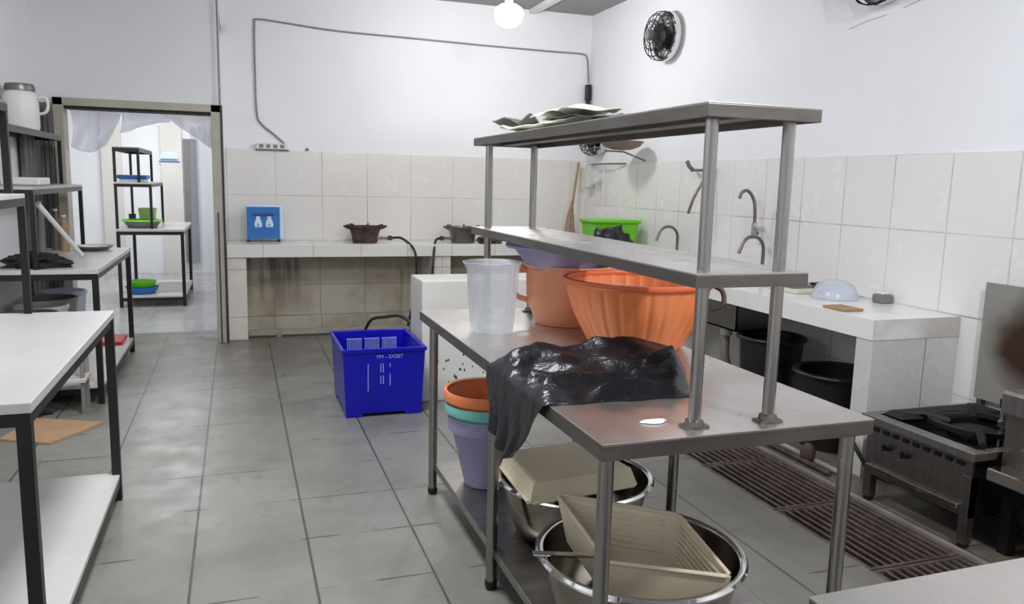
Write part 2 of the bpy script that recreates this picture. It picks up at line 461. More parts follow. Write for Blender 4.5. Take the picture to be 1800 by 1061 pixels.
box(bm, -1.43, 6.42, 1.82, -1.392, 6.92, 1.9)
for k in range(4): box(bm, -1.445+k*.033, 6.94, .02, -1.42+k*.033, 6.962, 1.92)
obj('door_leaf', bm, 'leaf', df, .003, 0)
tag(obj('conduit', cy_((-.112, YP-.02, 1.97), (-.112, YP-.02, ZC), .007, seg=10), 'cable', smooth=60), 'thin grey conduit running up the partition edge above the door frame', 'conduit')

# strip curtain, tied up in flaps
def sheet(name, P00, P10, P01, P11, nu, nv, disp, mat, parent):
    bm = NB(); P = [[None]*(nv+1) for _ in range(nu+1)]
    P00, P10, P01, P11 = map(Vector, (P00, P10, P01, P11))
    for i in range(nu+1):
        for j in range(nv+1):
            u, v_ = i/nu, j/nv
            p = P00*(1-u)*(1-v_)+P10*u*(1-v_)+P01*(1-u)*v_+P11*u*v_
            P[i][j] = bm.verts.new(p+Vector(disp(u, v_)))
    for i in range(nu):
        for j in range(nv): bm.faces.new((P[i][j], P[i+1][j], P[i+1][j+1], P[i][j+1]))
    o = obj(name, bm, mat, parent, smooth=60)
    s = o.modifiers.new('thickness', 'SOLIDIFY'); s.thickness = .002; s.offset = 0
    return o
cu = thing('strip_curtain', 'clear plastic strip curtain tied up in flaps at the doorway top', 'curtain', (-.7, 7.2, 1.9))
sheet('flap', (-1.23, 7.17, 1.89), (-.86, 7.17, 1.89), (-1.24, 7.17, 1.60), (-.98, 7.17, 1.62), 24, 16,
      lambda u, v_: (0, .04*math.sin(u*9+v_*3)+.07*math.sin(v_*PI), -.05*math.sin(u*PI)*v_), 'curtain', cu)
sheet('flap', (-.86, 7.17, 1.89), (-.55, 7.18, 1.89), (-.88, 7.17, 1.72), (-.5, 7.17, 1.83), 16, 8,
      lambda u, v_: (0, .03*math.sin(u*8)+.05*math.sin(v_*PI), 0), 'curtain', cu)
sheet('flap', (-.56, 7.16, 1.89), (-.19, 7.16, 1.89), (-.45, 7.16, 1.80), (-.19, 7.16, 1.62), 24, 16,
      lambda u, v_: (0, .03*math.sin(u*12)+.06*math.sin(v_*PI), 0), 'curtain', cu)
sheet('hanging_strip', (-.36, 7.3, 1.8), (-.19, 7.2, 1.8), (-.39, 7.34, .02), (-.19, 7.2, .02), 14, 16,
      lambda u, v_: (0, .02*math.sin(u*11), 0), 'curtain_thin', cu)
bm = NB(); box(bm, -1.24, 7.14, 1.885, -.19, 7.16, 1.903)
obj('rail', bm, 'steel_dull', cu, 0, 0)

# ------------------------------------------------------------------ lamps
lb = thing('light_bulb', 'bare white LED bulb glowing on a cord below the ceiling', 'light bulb', BULB, 'bare bulbs')
def bulb(root, B):
    B = Vector(B)
    obj('glass', lt([(0, -.12), (.06, -.105), (.10, -.065), (.115, -.01), (.10, .03), (.06, .055), (.035, .062), (0, .062)], B, 32), 'lamp', root, smooth=60)
    obj('socket', lt([(0, .058), (.03, .06), (.03, .115), (.012, .13), (0, .13)], B, 20), 'whiteplastic', root, smooth=40)
    obj('cord', cy_(B+Vector((0, 0, .13)), (B.x, B.y, ZC), .004, seg=8), 'cable', root, smooth=60)
bulb(lb, BULB)
lb.children[0].visible_shadow = True

# ------------------------------------------------------------------ back counter
ct = thing('tiled_counter', 'long white tiled counter against the back wall carrying two burners', 'counter', (1.6, 7.3, 0))
obj('worktop', bx(-.095, 7.03, .715, 2.86, YB-.013, .825), 'tile_counter', ct, .004, 0)
for a_, b_ in ((-.095, .06), (1.68, 1.86)): obj('pillar', bx(a_, 7.05, 0, b_, YB-.013, .714), 'tile_face', ct, .004, 0)
for a_, b_ in ((.06, 1.68), (1.86, 2.86)): obj('plinth', bx(a_, 7.42, 0, b_, YB-.014, .13), 'tile_under', ct, .004, 0)
gp = thing('gas_pipe', 'pair of grimy grey pipes along the floor under the back counter', 'pipe', (1, 7.2, 0))
for k, (y, z) in enumerate(((7.16, .022), (7.28, .022))):
    obj('pipe', cy_((.07, y, z), (2.8, y, z), .021, seg=14), 'pipe_grey', gp, smooth=60)
for x in (.3, 1.0, 1.6, 2.5):
    bm = NB()
    box(bm, x, 7.12, 0.0, x+.04, 7.32, .008)
    box(bm, x, 7.12, 0.008, x+.04, 7.132, .046); box(bm, x, 7.308, .008, x+.04, 7.32, .046)
    obj('bracket', bm, 'pipe_grey', gp, 0, 0)

# burners
def burner(x, y, z, lab, mat, side):
    r = thing('iron_burner', lab, 'burner', (x, y, z), 'cast iron burners on the back counter')
    bm = NB()
    lathe(bm, [(.108, 0), (.115, .015), (.118, .06), (.135, .11), (.165, .140), (.165, .15), (.150, .15), (.125, .115), (.105, .06), (.1, .02), (0, .02)], (x, y, z), 32)
    lathe(bm, [(0, 0), (.108, 0)], (x, y, z), 32)
    obj('burner_body', bm, mat, r, smooth=50)
    for k in range(6):
        bm = NB()
        a = k*PI/3+.2; d = Vector((math.cos(a), math.sin(a), 0)); c_ = Vector((x, y, z))
        tube(bm, [c_+d*.08+Vector((0, 0, .10)), c_+d*.14+Vector((0, 0, .155)), c_+d*.175+Vector((0, 0, .16))], .009, 6)
        obj('pot_support', bm, mat, r, smooth=50)
    obj('burner_head', lt([(0, .02), (.05, .02), (.05, .075), (.035, .085), (0, .085)], (x, y, z), 24), 'blackiron', r, smooth=40)
    for s in (-1, 1):
        obj('ear', tb([(x+s*.15, y-.02, z+.13), (x+s*.19, y-.02, z+.15), (x+s*.15, y+.02, z+.14)], .010, 8, 3), mat, r, smooth=60)
    bm = NB(); cyl(bm, (x+side*.10, y-.05, z+.045), (x+side*.24, y-.06, z+.045), .012, seg=12)
    obj('gas_inlet', bm, 'steel_dull', r, smooth=60)
    bm = NB(); lathe(bm, [(0, -.02), (.02, -.02), (.024, 0), (.02, .02), (0, .02)], (x+side*.22, y-.06, z+.045), 12)
    obj('valve', bm, 'rust', r, smooth=50)
    return r
burner(1.10, 7.26, .826, 'rusty reddish cast iron burner left of the other on the back counter', 'rust', 1)
burner(2.02, 7.22, .826, 'grey cast iron burner partly behind the steel overshelf on the back counter', 'steel_dull', -1)
def hose(name, pts, lab, r=.011):
    o = obj(name, tb(pts, r, 10, 8), 'rubber', smooth=60, org=pts[0]); return tag(o, lab, 'hose')
hose('gas_hose', [(1.34, 7.195, .871), (1.42, 7.15, .87), (1.50, 6.99, .78), (1.52, 6.97, .60), (1.50, 6.99, .35), (1.46, 7.05, .07)], 'black rubber hose arching down from the rusty burner over the counter edge')
hose('gas_hose', [(1.78, 7.155, .871), (1.72, 7.08, .85), (1.68, 6.985, .70), (1.665, 6.98, .45), (1.66, 7.02, .05)], 'black rubber hose dropping from the grey burner to the floor')
hose('gas_hose', [(1.045, 6.95, .012), (1.04, 6.86, .09), (1.06, 6.62, .22), (1.09, 6.2, .31), (1.10, 5.6, .42), (1.10, 5.13, .44)], 'black hose looping from the floor into the white block behind the blue crate', .013)

tag(blob('brown_rag', (2.27, 7.13, .826), .11, .07, .05, 'rust', 11, .5), 'crumpled brown rag beside the grey burner on the back counter', 'rag')

# blue bottle panel on the counter
bp = thing('bottle_sign_box', 'blue box with two pale bottle shapes on the back counter', 'box', (.225, 7.35, .826))
obj('casing', bx(.07, 7.33, .85, .385, 7.46, 1.155), 'pale_blue', bp, .006, 0)
obj('front_panel', bx(.075, 7.318, .856, .355, 7.33, 1.135), 'blue_panel', bp, .004, 0)
obj('slot', bx(.125, 7.312, 1.055, .305, 7.318, 1.078), 'blue_dark', bp, 0, 0)
for x in (.17, .265):
    obj('bottle_picture', lt([(0, 0), (.028, 0), (.034, .02), (.03, .045), (.016, .075), (.018, .095), (0, .095)], (x, 7.318, .958), 20, sy=.25), 'pale_blue', bp, smooth=50)
    obj('drop_print', lt([(0, 0), (.008, .008), (0, .03)], (x, 7.309, .965), 12, sy=.2), 'blue_panel', bp, smooth=50)
for x in (.085, .345):
    obj('foot', bx(x-.012, 7.335, .826, x+.012, 7.44, .851), 'dark', bp, 0, 0)

# power strip, its cable
ps = thing('power_strip', 'white socket strip screwed to the back wall above the tiles', 'power strip', (.31, YB, 1.66))
obj('strip_body', bx(.175, YB-.045, 1.645, .45, YB, 1.70), 'whiteplastic', ps, .006, 0)
bm = NB()
bm.free()
for k in range(4): obj('socket_face', bx(.20+k*.06, YB-.050, 1.657, .235+k*.06, YB-.044, 1.688), 'greyplastic', ps, .002, 0)
bm = NB(); box(bm, .165, YB-.02, 1.630, .46, YB-.0, 1.642); obj('mounting_rail', bm, 'greyplastic', ps, 0, 0)
cpts = [(.42, 7.538, 1.70), (.33, 7.538, 1.78), (.22, 7.538, 1.87), (.185, 7.538, 1.98), (.18, 7.538, 2.4), (.185, 7.538, 2.72), (.21, 7.538, 2.765), (.45, 7.538, 2.752),
        (.9, 7.538, 2.722), (1.5, 7.538, 2.715), (2.2, 7.538, 2.705), (3.0, 7.538, 2.70), (3.33, 7.538, 2.70), (3.385, 7.538, 2.66), (3.40, 7.538, 2.55), (3.40, 7.52, 2.42)]
tag(obj('power_cable', tb(cpts, .008, 8, 4), 'cable', smooth=60), 'grey cable stapled across the back wall from the socket strip to the corner', 'cable')
tag(obj('wall_screw', lt([(0, -.012), (.012, -.01), (.014, 0), (.01, .012), (0, .014)], (.62, YB-.013, 1.655), 12), 'greyplastic', smooth=50), 'small grey screw stub on the back wall right of the socket strip', 'screw')
pg = thing('plug_adapter', 'black plug adapter hanging on the grey cable in the back corner', 'plug', (3.39, 7.49, 2.2))
obj('adapter_body', bx(3.365, 7.465, 2.24, 3.415, 7.525, 2.40), 'dark', pg, .01, 0)
obj('plug_body', bx(3.372, 7.47, 2.14, 3.41, 7.52, 2.236), 'dark', pg, .01, 0)

# ------------------------------------------------------------------ right wall fans
def make_fan(x, y, z, lab, R_=.20):
    r = thing('wall_fan', lab, 'fan', (x, y, z), 'round fans on the right wall')
    def rot(bm, vs=None):
        xform(bm, bm.verts[:], Matrix.Translation((x, y, z)) @ Matrix.Rotation(-PI/2, 4, 'Y'))
        return bm
    bm = NB(); lathe(bm, [(R_*.86, 0), (R_*.92, .0), (R_*.98, .05), (R_*.98, .075), (R_*.9, .08), (R_*.86, .06), (R_*.82, .0)], (0, 0, 0), 40)
    obj('ring', rot(bm), 'chrome', r, smooth=40)
    bm = NB(); lathe(bm, [(0, .0), (R_*.8, .0), (R_*.8, .006), (0, .006)], (0, 0, 0), 40)
    obj('back_plate', rot(bm), 'whiteplastic', r, smooth=40)
    bm = NB(); lathe(bm, [(0, .006), (.10, .006), (.11, .06), (.10, .12), (.05, .14), (0, .14)], (0, 0, 0), 28)
    obj('motor', rot(bm), 'dark', r, smooth=40)
    for k in range(4):
        bm = NB(); P = []
        for i in range(7):
            row = []
            for j in range(5):
                rr = .06+(R_*.80-.06)*i/6; a = (j/4-.5)*.9*(.7+.3*math.sin(i/6*PI))
                row.append(bm.verts.new((rr*math.cos(a), rr*math.sin(a), .095+.03*(j/4-.5))))
            P.append(row)
        for i in range(6):
            for j in range(4): bm.faces.new((P[i][j], P[i+1][j], P[i+1][j+1], P[i][j+1]))
        g = bmesh.ops.extrude_face_region(bm, geom=bm.faces[:])['geom']
        for v_ in g:
            if isinstance(v_, bmesh.types.BMVert): v_.co.z += .003
        xform(bm, bm.verts[:], Matrix.Rotation(k*PI/2+.4, 4, 'Z'))
        obj('blade', rot(bm), 'chrome', r, smooth=40)
    bm = NB()
    for k in range(16):
        a = 2*PI*k/16; c_, s_ = math.cos(a), math.sin(a)
        tube(bm, [(R_*.97*c_, R_*.97*s_, .07), (R_*.95*c_, R_*.95*s_, .14), (R_*.75*c_, R_*.75*s_, .18), (R_*.3*c_, R_*.3*s_, .195)], .003, 5, 2)
    for q, zz in ((R_*.97, .1), (R_*.85, .168), (R_*.6, .187), (R_*.32, .195)):
        tube(bm, [(q*math.cos(2*PI*k/28), q*math.sin(2*PI*k/28), zz) for k in range(28)], .004, 5, closed=True)
    obj('guard', rot(bm), 'blackiron', r, smooth=60)
    bm = NB(); lathe(bm, [(0, .175), (.045, .175), (.045, .215), (.038, .235), (0, .24)], (0, 0, 0), 24)
    obj('hub_cap', rot(bm), 'greyplastic', r, smooth=40)
    return r
fan0 = make_fan(XR, 5.95, 2.62, 'black and chrome wall fan on the upper right wall above the overshelf')
dup(fan0, (XR, 3.62, 2.61), 'wall fan cut by the top photo edge, nearest on the right wall')
dup(fan0, (XR-.0, 7.22, 1.88), 'wall fan low in the back right corner, half hidden by the overshelf top')

# wall camera
sc = thing('security_camera', 'small white dome camera high above the doorway', 'camera', (-1.33, YP, 2.72))
obj('mount', cy_((-1.33, YP-.001, 2.72), (-1.33, YP-.05, 2.72), .045, seg=20), 'whiteplastic', sc, smooth=40)
obj('camera_head', lt([(0, -.045), (.03, -.035), (.042, 0), (.03, .035), (0, .045)], (-1.33, YP-.075, 2.71), 20), 'greyplastic', sc, smooth=60)
obj('lens', lt([(0, -.022), (.018, -.012), (.022, 0), (.018, .012), (0, .022)], (-1.325, YP-.112, 2.70), 16), 'dark', sc, smooth=60)

# ------------------------------------------------------------------ right sink counter
sk = thing('sink_counter', 'white tiled sink counter along the right wall, open underneath', 'counter', (3.15, 5.2, 0))
CX0, CX1 = 2.87, XR-.013
SINKS = ((4.15, 4.75), (5.2, 5.8))
bm = NB()
ys = [2.93]
for a, b in SINKS:
    box(bm, CX0, ys[-1], .69, CX1, a, .79); box(bm, CX0, a, .69, 2.96, b, .79); box(bm, 3.24, a, .69, CX1, b, .79); ys.append(b)
box(bm, CX0, ys[-1], .69, CX1, YB-.013, .79)
obj('worktop', bm, 'tile_rc', sk, 0, 0)
for a, b in SINKS:
    bm = NB(); x0, x1 = 2.96, 3.24
    box(bm, x0, a, .50, x1, b, .51)
    for q in ((x0, a, x0+.008, b), (x1-.008, a, x1, b), (x0, a, x1, a+.008), (x0, b-.008, x1, b)): box(bm, q[0], q[1], .50, q[2], q[3], .785)
    obj('basin', bm, 'steel', sk, 0, 0)
bm = NB(); box(bm, CX0+.004, 2.934, 0, CX1, 3.04, .689)
obj('end_pillar', bm, 'tile_rc_end', sk, .003, 0)
bm = NB(); box(bm, 2.872, 2.932, 0, 2.98, 3.042, .60)
obj('pillar', bx(2.90, 4.86, 0, 3.05, 4.98, .689), 'tile_face', sk, 0, 0); bm.free()
obj('pillar', bx(2.90, 6.4, 0, 3.05, 6.52, .689), 'tile_face', sk, 0, 0)
for k, (a, b) in enumerate(SINKS):
    y = (a+b)/2
    dp = thing('drain_pipe', ('grey waste pipe under the nearer sink of the right counter', 'grey waste pipe under the farther sink of the right counter')[k], 'pipe', (3.1, y, 0), 'waste pipes under the sinks')
    obj('pipe', tb([(3.1, y, .499), (3.1, y, .30), (3.13, y, .2), (3.18, y, .16), (3.22, y, .10), (3.22, y, 0.0)], .028, 12, 4), 'pipe_grey', dp, smooth=60)
    obj('collar', cy_((3.1, y, .42), (3.1, y, .47), .04, seg=16), 'whiteplastic', dp, smooth=40)
def faucet(x, y, lab):
    r = thing('gooseneck_faucet', lab, 'faucet', (x, y, .79), 'gooseneck faucets on the sink counter')
    obj('base', lt([(0, 0), (.026, 0), (.026, .012), (.016, .03), (0, .03)], (x, y, .79), 20), 'chrome', r, smooth=40)
    pts = [(x, y, .80), (x, y, 1.0)]
    for k in range(1, 9):
        a = PI*k/9.5; pts.append((x-.085+.085*math.cos(a), y+.01*k/8, 1.0+.085*math.sin(a)))
    pts.append((x-.185, y+.015, .97))
    obj('spout', tb(pts, .011, 12), 'steel_dull', r, smooth=60)
    obj('handle', tb([(x, y-.02, .83), (x+.01, y-.07, .845)], .008, 8), 'chrome', r, smooth=60)
    return r
fc = faucet(3.33, 4.42, 'chrome gooseneck faucet seen between the two near overshelf posts')
dup(fc, (3.33, 5.52, .79), 'chrome gooseneck faucet seen left of the near overshelf posts')
wf = thing('wall_faucet', 'chrome wall tap with upturned swan spout above the sink counter', 'faucet', (XR-.012, 4.55, 1.12))
obj('body', tb([(XR-.013, 4.55, 1.13), (XR-.09, 4.55, 1.13)], .016, 12), 'chrome', wf, smooth=60)
obj('valve_body', cy_((XR-.09, 4.55, 1.06), (XR-.09, 4.55, 1.17), .019, seg=16), 'chrome', wf, smooth=40)
obj('spout', tb([(XR-.09, 4.55, 1.17), (XR-.095, 4.55, 1.27), (XR-.11, 4.56, 1.34), (XR-.15, 4.57, 1.385), (XR-.19, 4.58, 1.37), (XR-.20, 4.585, 1.33)], .011, 12, 4), 'steel_dull', wf, smooth=60)
obj('handle', tb([(XR-.10, 4.53, 1.13), (XR-.12, 4.47, 1.10)], .011, 10), 'greyplastic', wf, smooth=60)
wp = thing('swivel_faucet', 'chrome wall faucet with long drooping spout beside the near left overshelf post', 'faucet', (XR-.012, 5.2, 1.54))
obj('body', tb([(XR-.013, 5.18, 1.53), (XR-.07, 5.18, 1.53)], .016, 12), 'dark', wp, smooth=60)
obj('arm', tb([(XR-.07, 5.17, 1.53), (XR-.07, 5.40, 1.53)], .010, 10), 'steel_dull', wp, smooth=60)
obj('knob', tb([(XR-.07, 5.40, 1.53), (XR-.08, 5.44, 1.56), (XR-.09, 5.46, 1.60)], .016, 10), 'steel_dull', wp, smooth=60)
obj('spout', tb([(XR-.07, 5.20, 1.52), (XR-.10, 5.20, 1.45), (XR-.16, 5.22, 1.32), (XR-.19, 5.24, 1.20)], .011, 10, 4), 'steel_dull', wp, smooth=60)
# counter things
tr = thing('food_tray', 'shallow pale tray with dark folded lid on the sink counter', 'tray', (3.2, 3.95, .79))
obj('tray_body', bx(3.10, 3.78, .791, 3.33, 4.1, .815), 'paper', tr, .004, 0)
obj('lid', bx(3.12, 3.84, .816, 3.34, 4.08, .835), 'greyplastic', tr, .004, 0)
obj('clip', bx(3.26, 3.80, .836, 3.33, 3.86, .85), 'dark', tr, .004, 0)
o = obj('bowl_cover', lt([(.125, 0), (.13, .004), (.125, .03), (.10, .075), (.06, .10), (0, .108), ], (3.22, 3.60, .792), 32), 'clear_blue', smooth=60, org=(3.22, 3.60, .792))
tag(o, 'translucent bluish plastic bowl upside down on the sink counter', 'bowl')
o = obj('wooden_scraper', bx(2.905, 3.17, .791, 3.03, 3.33, .803), 'wood', None, .003, 0, org=(2.96, 3.25, .791)); tag(o, 'small brown wooden scraper lying near the sink counter edge', 'scraper')
dt = thing('soap_dish', 'small grey soap dish against the wall on the sink counter', 'soap dish', (3.38, 3.39, .79))
obj('dish', bx(3.335, 3.36, .791, 3.41, 3.44, .838), 'greyplastic', dt, .006, 0)
obj('soap', bx(3.345, 3.37, .838, 3.40, 3.43, .852), 'whiteplastic', dt, .006, 0)
# green tub with black bag
gt = thing('green_tub', 'lime green plastic tub in the far end of the sink counter', 'tub', (3.12, 6.35, .79))
bm = NB()
hexa(bm, [(2.96, 6.2, .791), (3.29, 6.2, .791), (3.29, 6.5, .791), (2.96, 6.5, .791)], [(2.93, 6.17, 1.07), (3.33, 6.17, 1.07), (3.33, 6.53, 1.07), (2.93, 6.53, 1.07)])
obj('tub_body', bm, 'green', gt, .01, 0)
bm = NB(); box(bm, 2.915, 6.155, 1.07, 3.345, 6.545, 1.10)
obj('lid', bm, 'green', gt, .008, 0)
tag(blob('plastic_bag', (2.98, 6.0, .791), .18, .13, .19, 'bag', 3), 'crumpled black plastic bag in front of the lime green tub', 'bag')

# things under the sink counter
def drum(x, y, R_, h, lab):
    r = thing('plastic_drum', lab, 'drum', (x, y, 0), 'dark drums under the sink counter')
    obj('drum_body', lt([(0, 0.0), (R_*.8, 0), (R_*.95, h*.9), (R_*.95, h), (R_*.9, h), (R_*.76, .02), (0, .02)], (x, y, 0), 36), 'dark', r, smooth=50)
    bm = NB(); tube(bm, [(x+R_*math.cos(2*PI*k/36), y+R_*math.sin(2*PI*k/36), h-.01) for k in range(36)], .014, 8, closed=True)
    obj('rim', bm, 'dark', r, smooth=60)
    return r
drum(3.12, 4.0, .20, .50, 'taller dark drum under the sink counter, behind the other')
drum(3.10, 3.40, .22, .42, 'lower dark drum under the sink counter, nearest the end pillar')
gv = thing('gas_valve_pipe', 'grimy gas pipe with valve on the floor before the sink counter', 'pipe', (2.74, 3.6, 0))
for x in (2.73, 2.79):
    obj('pipe', cy_((x, 2.98, .016), (x, 4.9, .016), .015, seg=12), 'rust' if x < 2.75 else 'pipe_grey', gv, smooth=60)
obj('valve', lt([(0, .0), (.035, .0), (.04, .03), (.03, .06), (.012, .08), (.03, .10), (0, .105)], (2.76, 3.18, .03), 16), 'rust', gv, smooth=50)
hose('gas_hose', [(2.76, 3.18, .13), (2.76, 3.10, .26), (2.74, 3.0, .30), (2.74, 2.9, .25), (2.74, 2.82, .18), (2.76, 2.76, .10)], 'short black hose arching from the floor valve to the stove', .010)

# broom, utensils and dish in the corner
br = thing('corner_broom', 'straw broom leaning bristles down in the back right corner', 'broom', (3.12, 7.3, .83))
obj('handle', tb([(3.30, 7.46, 1.62), (3.20, 7.36, 1.18)], .012, 10), 'wood', br, smooth=60)
bm = NB()
for k in range(26):
    a = 2*PI*k/26; rr = .02+.055*random.random()
    tube(bm, [(3.20, 7.36, 1.24), (3.17+.03*math.cos(a), 7.33+.02*math.sin(a), 1.08), (3.13+rr*math.cos(a)*1.2, 7.29+rr*math.sin(a), .80)], [.007, .009, .010], 5)
obj('bristles', bm, 'bristle', br, smooth=60)
ur = thing('utensil_rail', 'wall rail with hanging pale utensils in the back corner', 'utensil rail', (3.35, 7.0, 1.6))
obj('rail', tb([(3.40, 7.42, 1.60), (3.33, 6.98, 1.60), (3.40, 6.62, 1.60)], .007, 8, 4), 'steel_dull', ur, smooth=60)
for k, (y, l_, rr) in enumerate(((7.30, .20, .05), (7.12, .15, .04), (6.98, .28, .012))):
    bm = NB(); tube(bm, [(3.36, y, 1.60), (3.35, y, 1.60-l_)], .006, 6)
    lathe(bm, [(0, -.05), (rr, -.02), (rr*1.1, .01), (rr*.9, .0), (0, -.02)], (3.35, y, 1.60-l_), 16)
    obj('utensil', bm, 'whiteplastic', ur, smooth=60)
o = obj('hanging_dish', lt([(0, 0), (.10, .01), (.17, .035), (.21, .075), (.20, .08), (.16, .045), (0, .015)], (3.18, 6.28, 1.70), 32, sx=.9), 'blade', smooth=60, org=(3.14, 6.28, 1.7))
tag(o, 'shallow brown dish sitting on a wall bracket below the overshelf top line', 'dish')
o = obj('wall_bracket', tb([(XR-.013, 6.28, 1.62), (3.2, 6.28, 1.69), (3.02, 6.28, 1.693)], .007, 8), 'steel_dull', smooth=60); tag(o, 'thin steel bracket on the right wall under the brown dish', 'bracket')

# ------------------------------------------------------------------ white block
wb = thing('white_block', 'low white painted masonry block between blue crate and prep table', 'block', (1.4, 4.95, 0))
obj('block_body', bx(1.08, 4.78, 0, 1.95, 5.13, .78), 'plaster_block', wb, .008, 0)
bm = NB()
for k in range(26):
    x, z = 1.14+random.random()*.35, .12+random.random()*.26
    lathe(bm, [(0, -.006), (.004+.006*random.random(), 0), (0, .008+.015*random.random())], (x, 4.779, z), 6, sy=.15)
obj('splash_marks', bm, 'dark', wb, smooth=0)

# ------------------------------------------------------------------ blue crate
cr = thing('blue_crate', 'bright blue plastic crate on the floor before the back counter', 'crate', (.80, 4.83, 0))
x0, x1, y0, y1, h = .555, 1.045, 4.53, 5.13, .413
bm = NB(); tp = .018; th = .012
def wall4(bm, A, B, zb, zt, inset, n):     # slab between two top corners, tapering in at the foot
    pass
O_b = [(x0+tp, y0+tp, .02), (x1-tp, y0+tp, .02), (x1-tp, y1-tp, .02), (x0+tp, y1-tp, .02)]
O_t = [(x0, y0, h), (x1, y0, h), (x1, y1, h), (x0, y1, h)]
I_b = [(x0+tp+th, y0+tp+th, .03), (x1-tp-th, y0+tp+th, .03), (x1-tp-th, y1-tp-th, .03), (x0+tp+th, y1-tp-th, .03)]
I_t = [(x0+th, y0+th, h), (x1-th, y0+th, h), (x1-th, y1-th, h), (x0+th, y1-th, h)]
vs = [[bm.verts.new(p) for p in q] for q in (O_b, O_t, I_t, I_b)]
bm.faces.new(vs[0][::-1]); bm.faces.new(vs[3])
for a, b in zip(vs, vs[1:]):
    for i in range(4):
        j = (i+1) % 4; bm.faces.new((a[i], a[j], b[j], b[i]))
obj('crate_shell', bm, 'blue', cr, .003, 0)
bm = NB()
e = .008
for q in ((x0-e, y0-e, x1+e, y0+.004), (x0-e, y1-.004, x1+e, y1+e), (x0-e, y0+.004, x0+.004, y1-.004), (x1-.004, y0+.004, x1+e, y1-.004)): box(bm, q[0], q[1], h-.02, q[2], q[3], h+.004)
obj('rim', bm, 'blue', cr, .003, 0)
for (ax, ay) in ((x0+tp, y0+tp), (x1-tp-.10, y0+tp), (x0+tp, y1-tp-.1), (x1-tp-.10, y1-tp-.1)): obj('foot', bx(ax, ay, 0, ax+.10, ay+.10, .021), 'blue', cr, .003, 0)
bm = NB()            # vent bars seen inside on the far wall
for g in range(3):
    for k in range(9): box(bm, .655+g*.115+k*.011, y1-.03, .27, .660+g*.115+k*.011, y1-.012, .36)
    box(bm, .65+g*.115, y1-.03, .36, .75+g*.115, y1-.012, .365); box(bm, .65+g*.115, y1-.03, .265, .75+g*.115, y1-.012, .27)
obj('vent_grid', bm, 'blue_mark', cr, 0, 0)
bm = NB()            # moulded ribs on the front face
for k, (x, za, zb) in enumerate(((.70, .16, .34), (.775, .20, .25), (.775, .27, .33), (.79, .20, .25), (.79, .27, .34), (.83, .19, .26), (.83, .30, .33))):
    box(bm, x, y0+.004, za, x+.005, y0+.017, zb)
obj('front_ribs', bm, 'blue_mark', cr, 0, 0)
def text_bm(s, size, depth=.001):
    cu_ = bpy.data.curves.new('lettering', 'FONT'); cu_.body = s; cu_.size = size; cu_.extrude = depth; cu_.align_x = 'CENTER'
    o_ = bpy.data.objects.new('lettering', cu_); COL.objects.link(o_)
    dg = bpy.context.evaluated_depsgraph_get(); me = bpy.data.meshes.new_from_object(o_.evaluated_get(dg))
    bm = NB(); bm.from_mesh(me); bpy.data.objects.remove(o_); bpy.data.curves.remove(cu_); bpy.data.meshes.remove(me); return bm
bm = text_bm('YM - SXSBT', .032)
xform(bm, bm.verts[:], Matrix.Translation((.83, y0+.001, .355)) @ Matrix.Rotation(PI/2, 4, 'X'))
obj('lettering', bm, 'blue_mark', cr, smooth=0)

# ------------------------------------------------------------------ steel prep tables
TXa, TXb = .765, 1.54
def prep_table(ya, yb, legs_y, lab):
    r = thing('prep_table', lab, 'table', ((TXa+TXb)/2, (ya+yb)/2, 0), 'steel prep tables')
    obj('table_top', bx(TXa, ya, .8165, TXb, yb, .82), 'steel_top', r, .001, 0)
    bm = NB()
    for q in ((TXa, ya, TXb, ya+.012), (TXa, yb-.012, TXb, yb), (TXa, ya+.012, TXa+.012, yb-.012), (TXb-.012, ya+.012, TXb, yb-.012)): box(bm, q[0], q[1], .778, q[2], q[3], .8165)
    obj('folded_edge', bm, 'steel_edge', r, .002, 0)
    obj('lower_shelf', bx(TXa+.04, ya+.05, .115, TXb-.04, legs_y[-1]-.0, .145), 'steel', r, .003, 0)
    for y in legs_y:
        for x in (TXa+.036, TXb-.036):
            lg = obj('leg', cy_((x, y, .03), (x, y, .816), .019, seg=24), 'steel_tube', r, smooth=40)
            obj('foot', lt([(0, 0), (.017, 0), (.022, .012), (.022, .03), (0, .03)], (x, y, 0), 20), 'dark', lg, smooth=40)
    return r
prep_table(1.54, 3.44, (1.59, 2.435, 3.31), 'long steel prep table with lower shelf carrying orange baskets and a black bag')
prep_table(-1.05, .855, (-.98, -.1, .80), 'near steel table whose corner fills the bottom right of the photo')

ov = thing('steel_overshelf', 'two-tier steel overshelf standing on round posts on the prep table', 'shelf', (1.15, 2.47, .82))
def tray_top(z, x0, x1, y0, y1, t_=.033):
    bm = NB()
    for q in ((x0, y0, x1, y0+.01), (x0, y1-.01, x1, y1), (x0, y0+.01, x0+.01, y1-.01), (x1-.01, y0+.01, x1, y1-.01)): box(bm, q[0], q[1], z-t_, q[2], q[3], z-.004)
    box(bm, (x0+x1)/2-.03, y0+.01, z-.028, (x0+x1)/2+.03, y1-.01, z-.004)
    return bm
mf = obj('middle_shelf', bx(.99, 1.55, 1.199, 1.303, 3.40, 1.203), 'steel_top', ov, .001, 0)
obj('folded_edge', tray_top(1.203, .99, 1.303, 1.55, 3.40), 'steel_edge', mf, .001, 0)
mf = obj('top_shelf', bx(.995, 1.55, 1.586, 1.305, 3.40, 1.590), 'steel_top', ov, .001, 0)
obj('folded_edge', tray_top(1.590, .995, 1.305, 1.55, 3.40), 'steel_edge', mf, .001, 0)
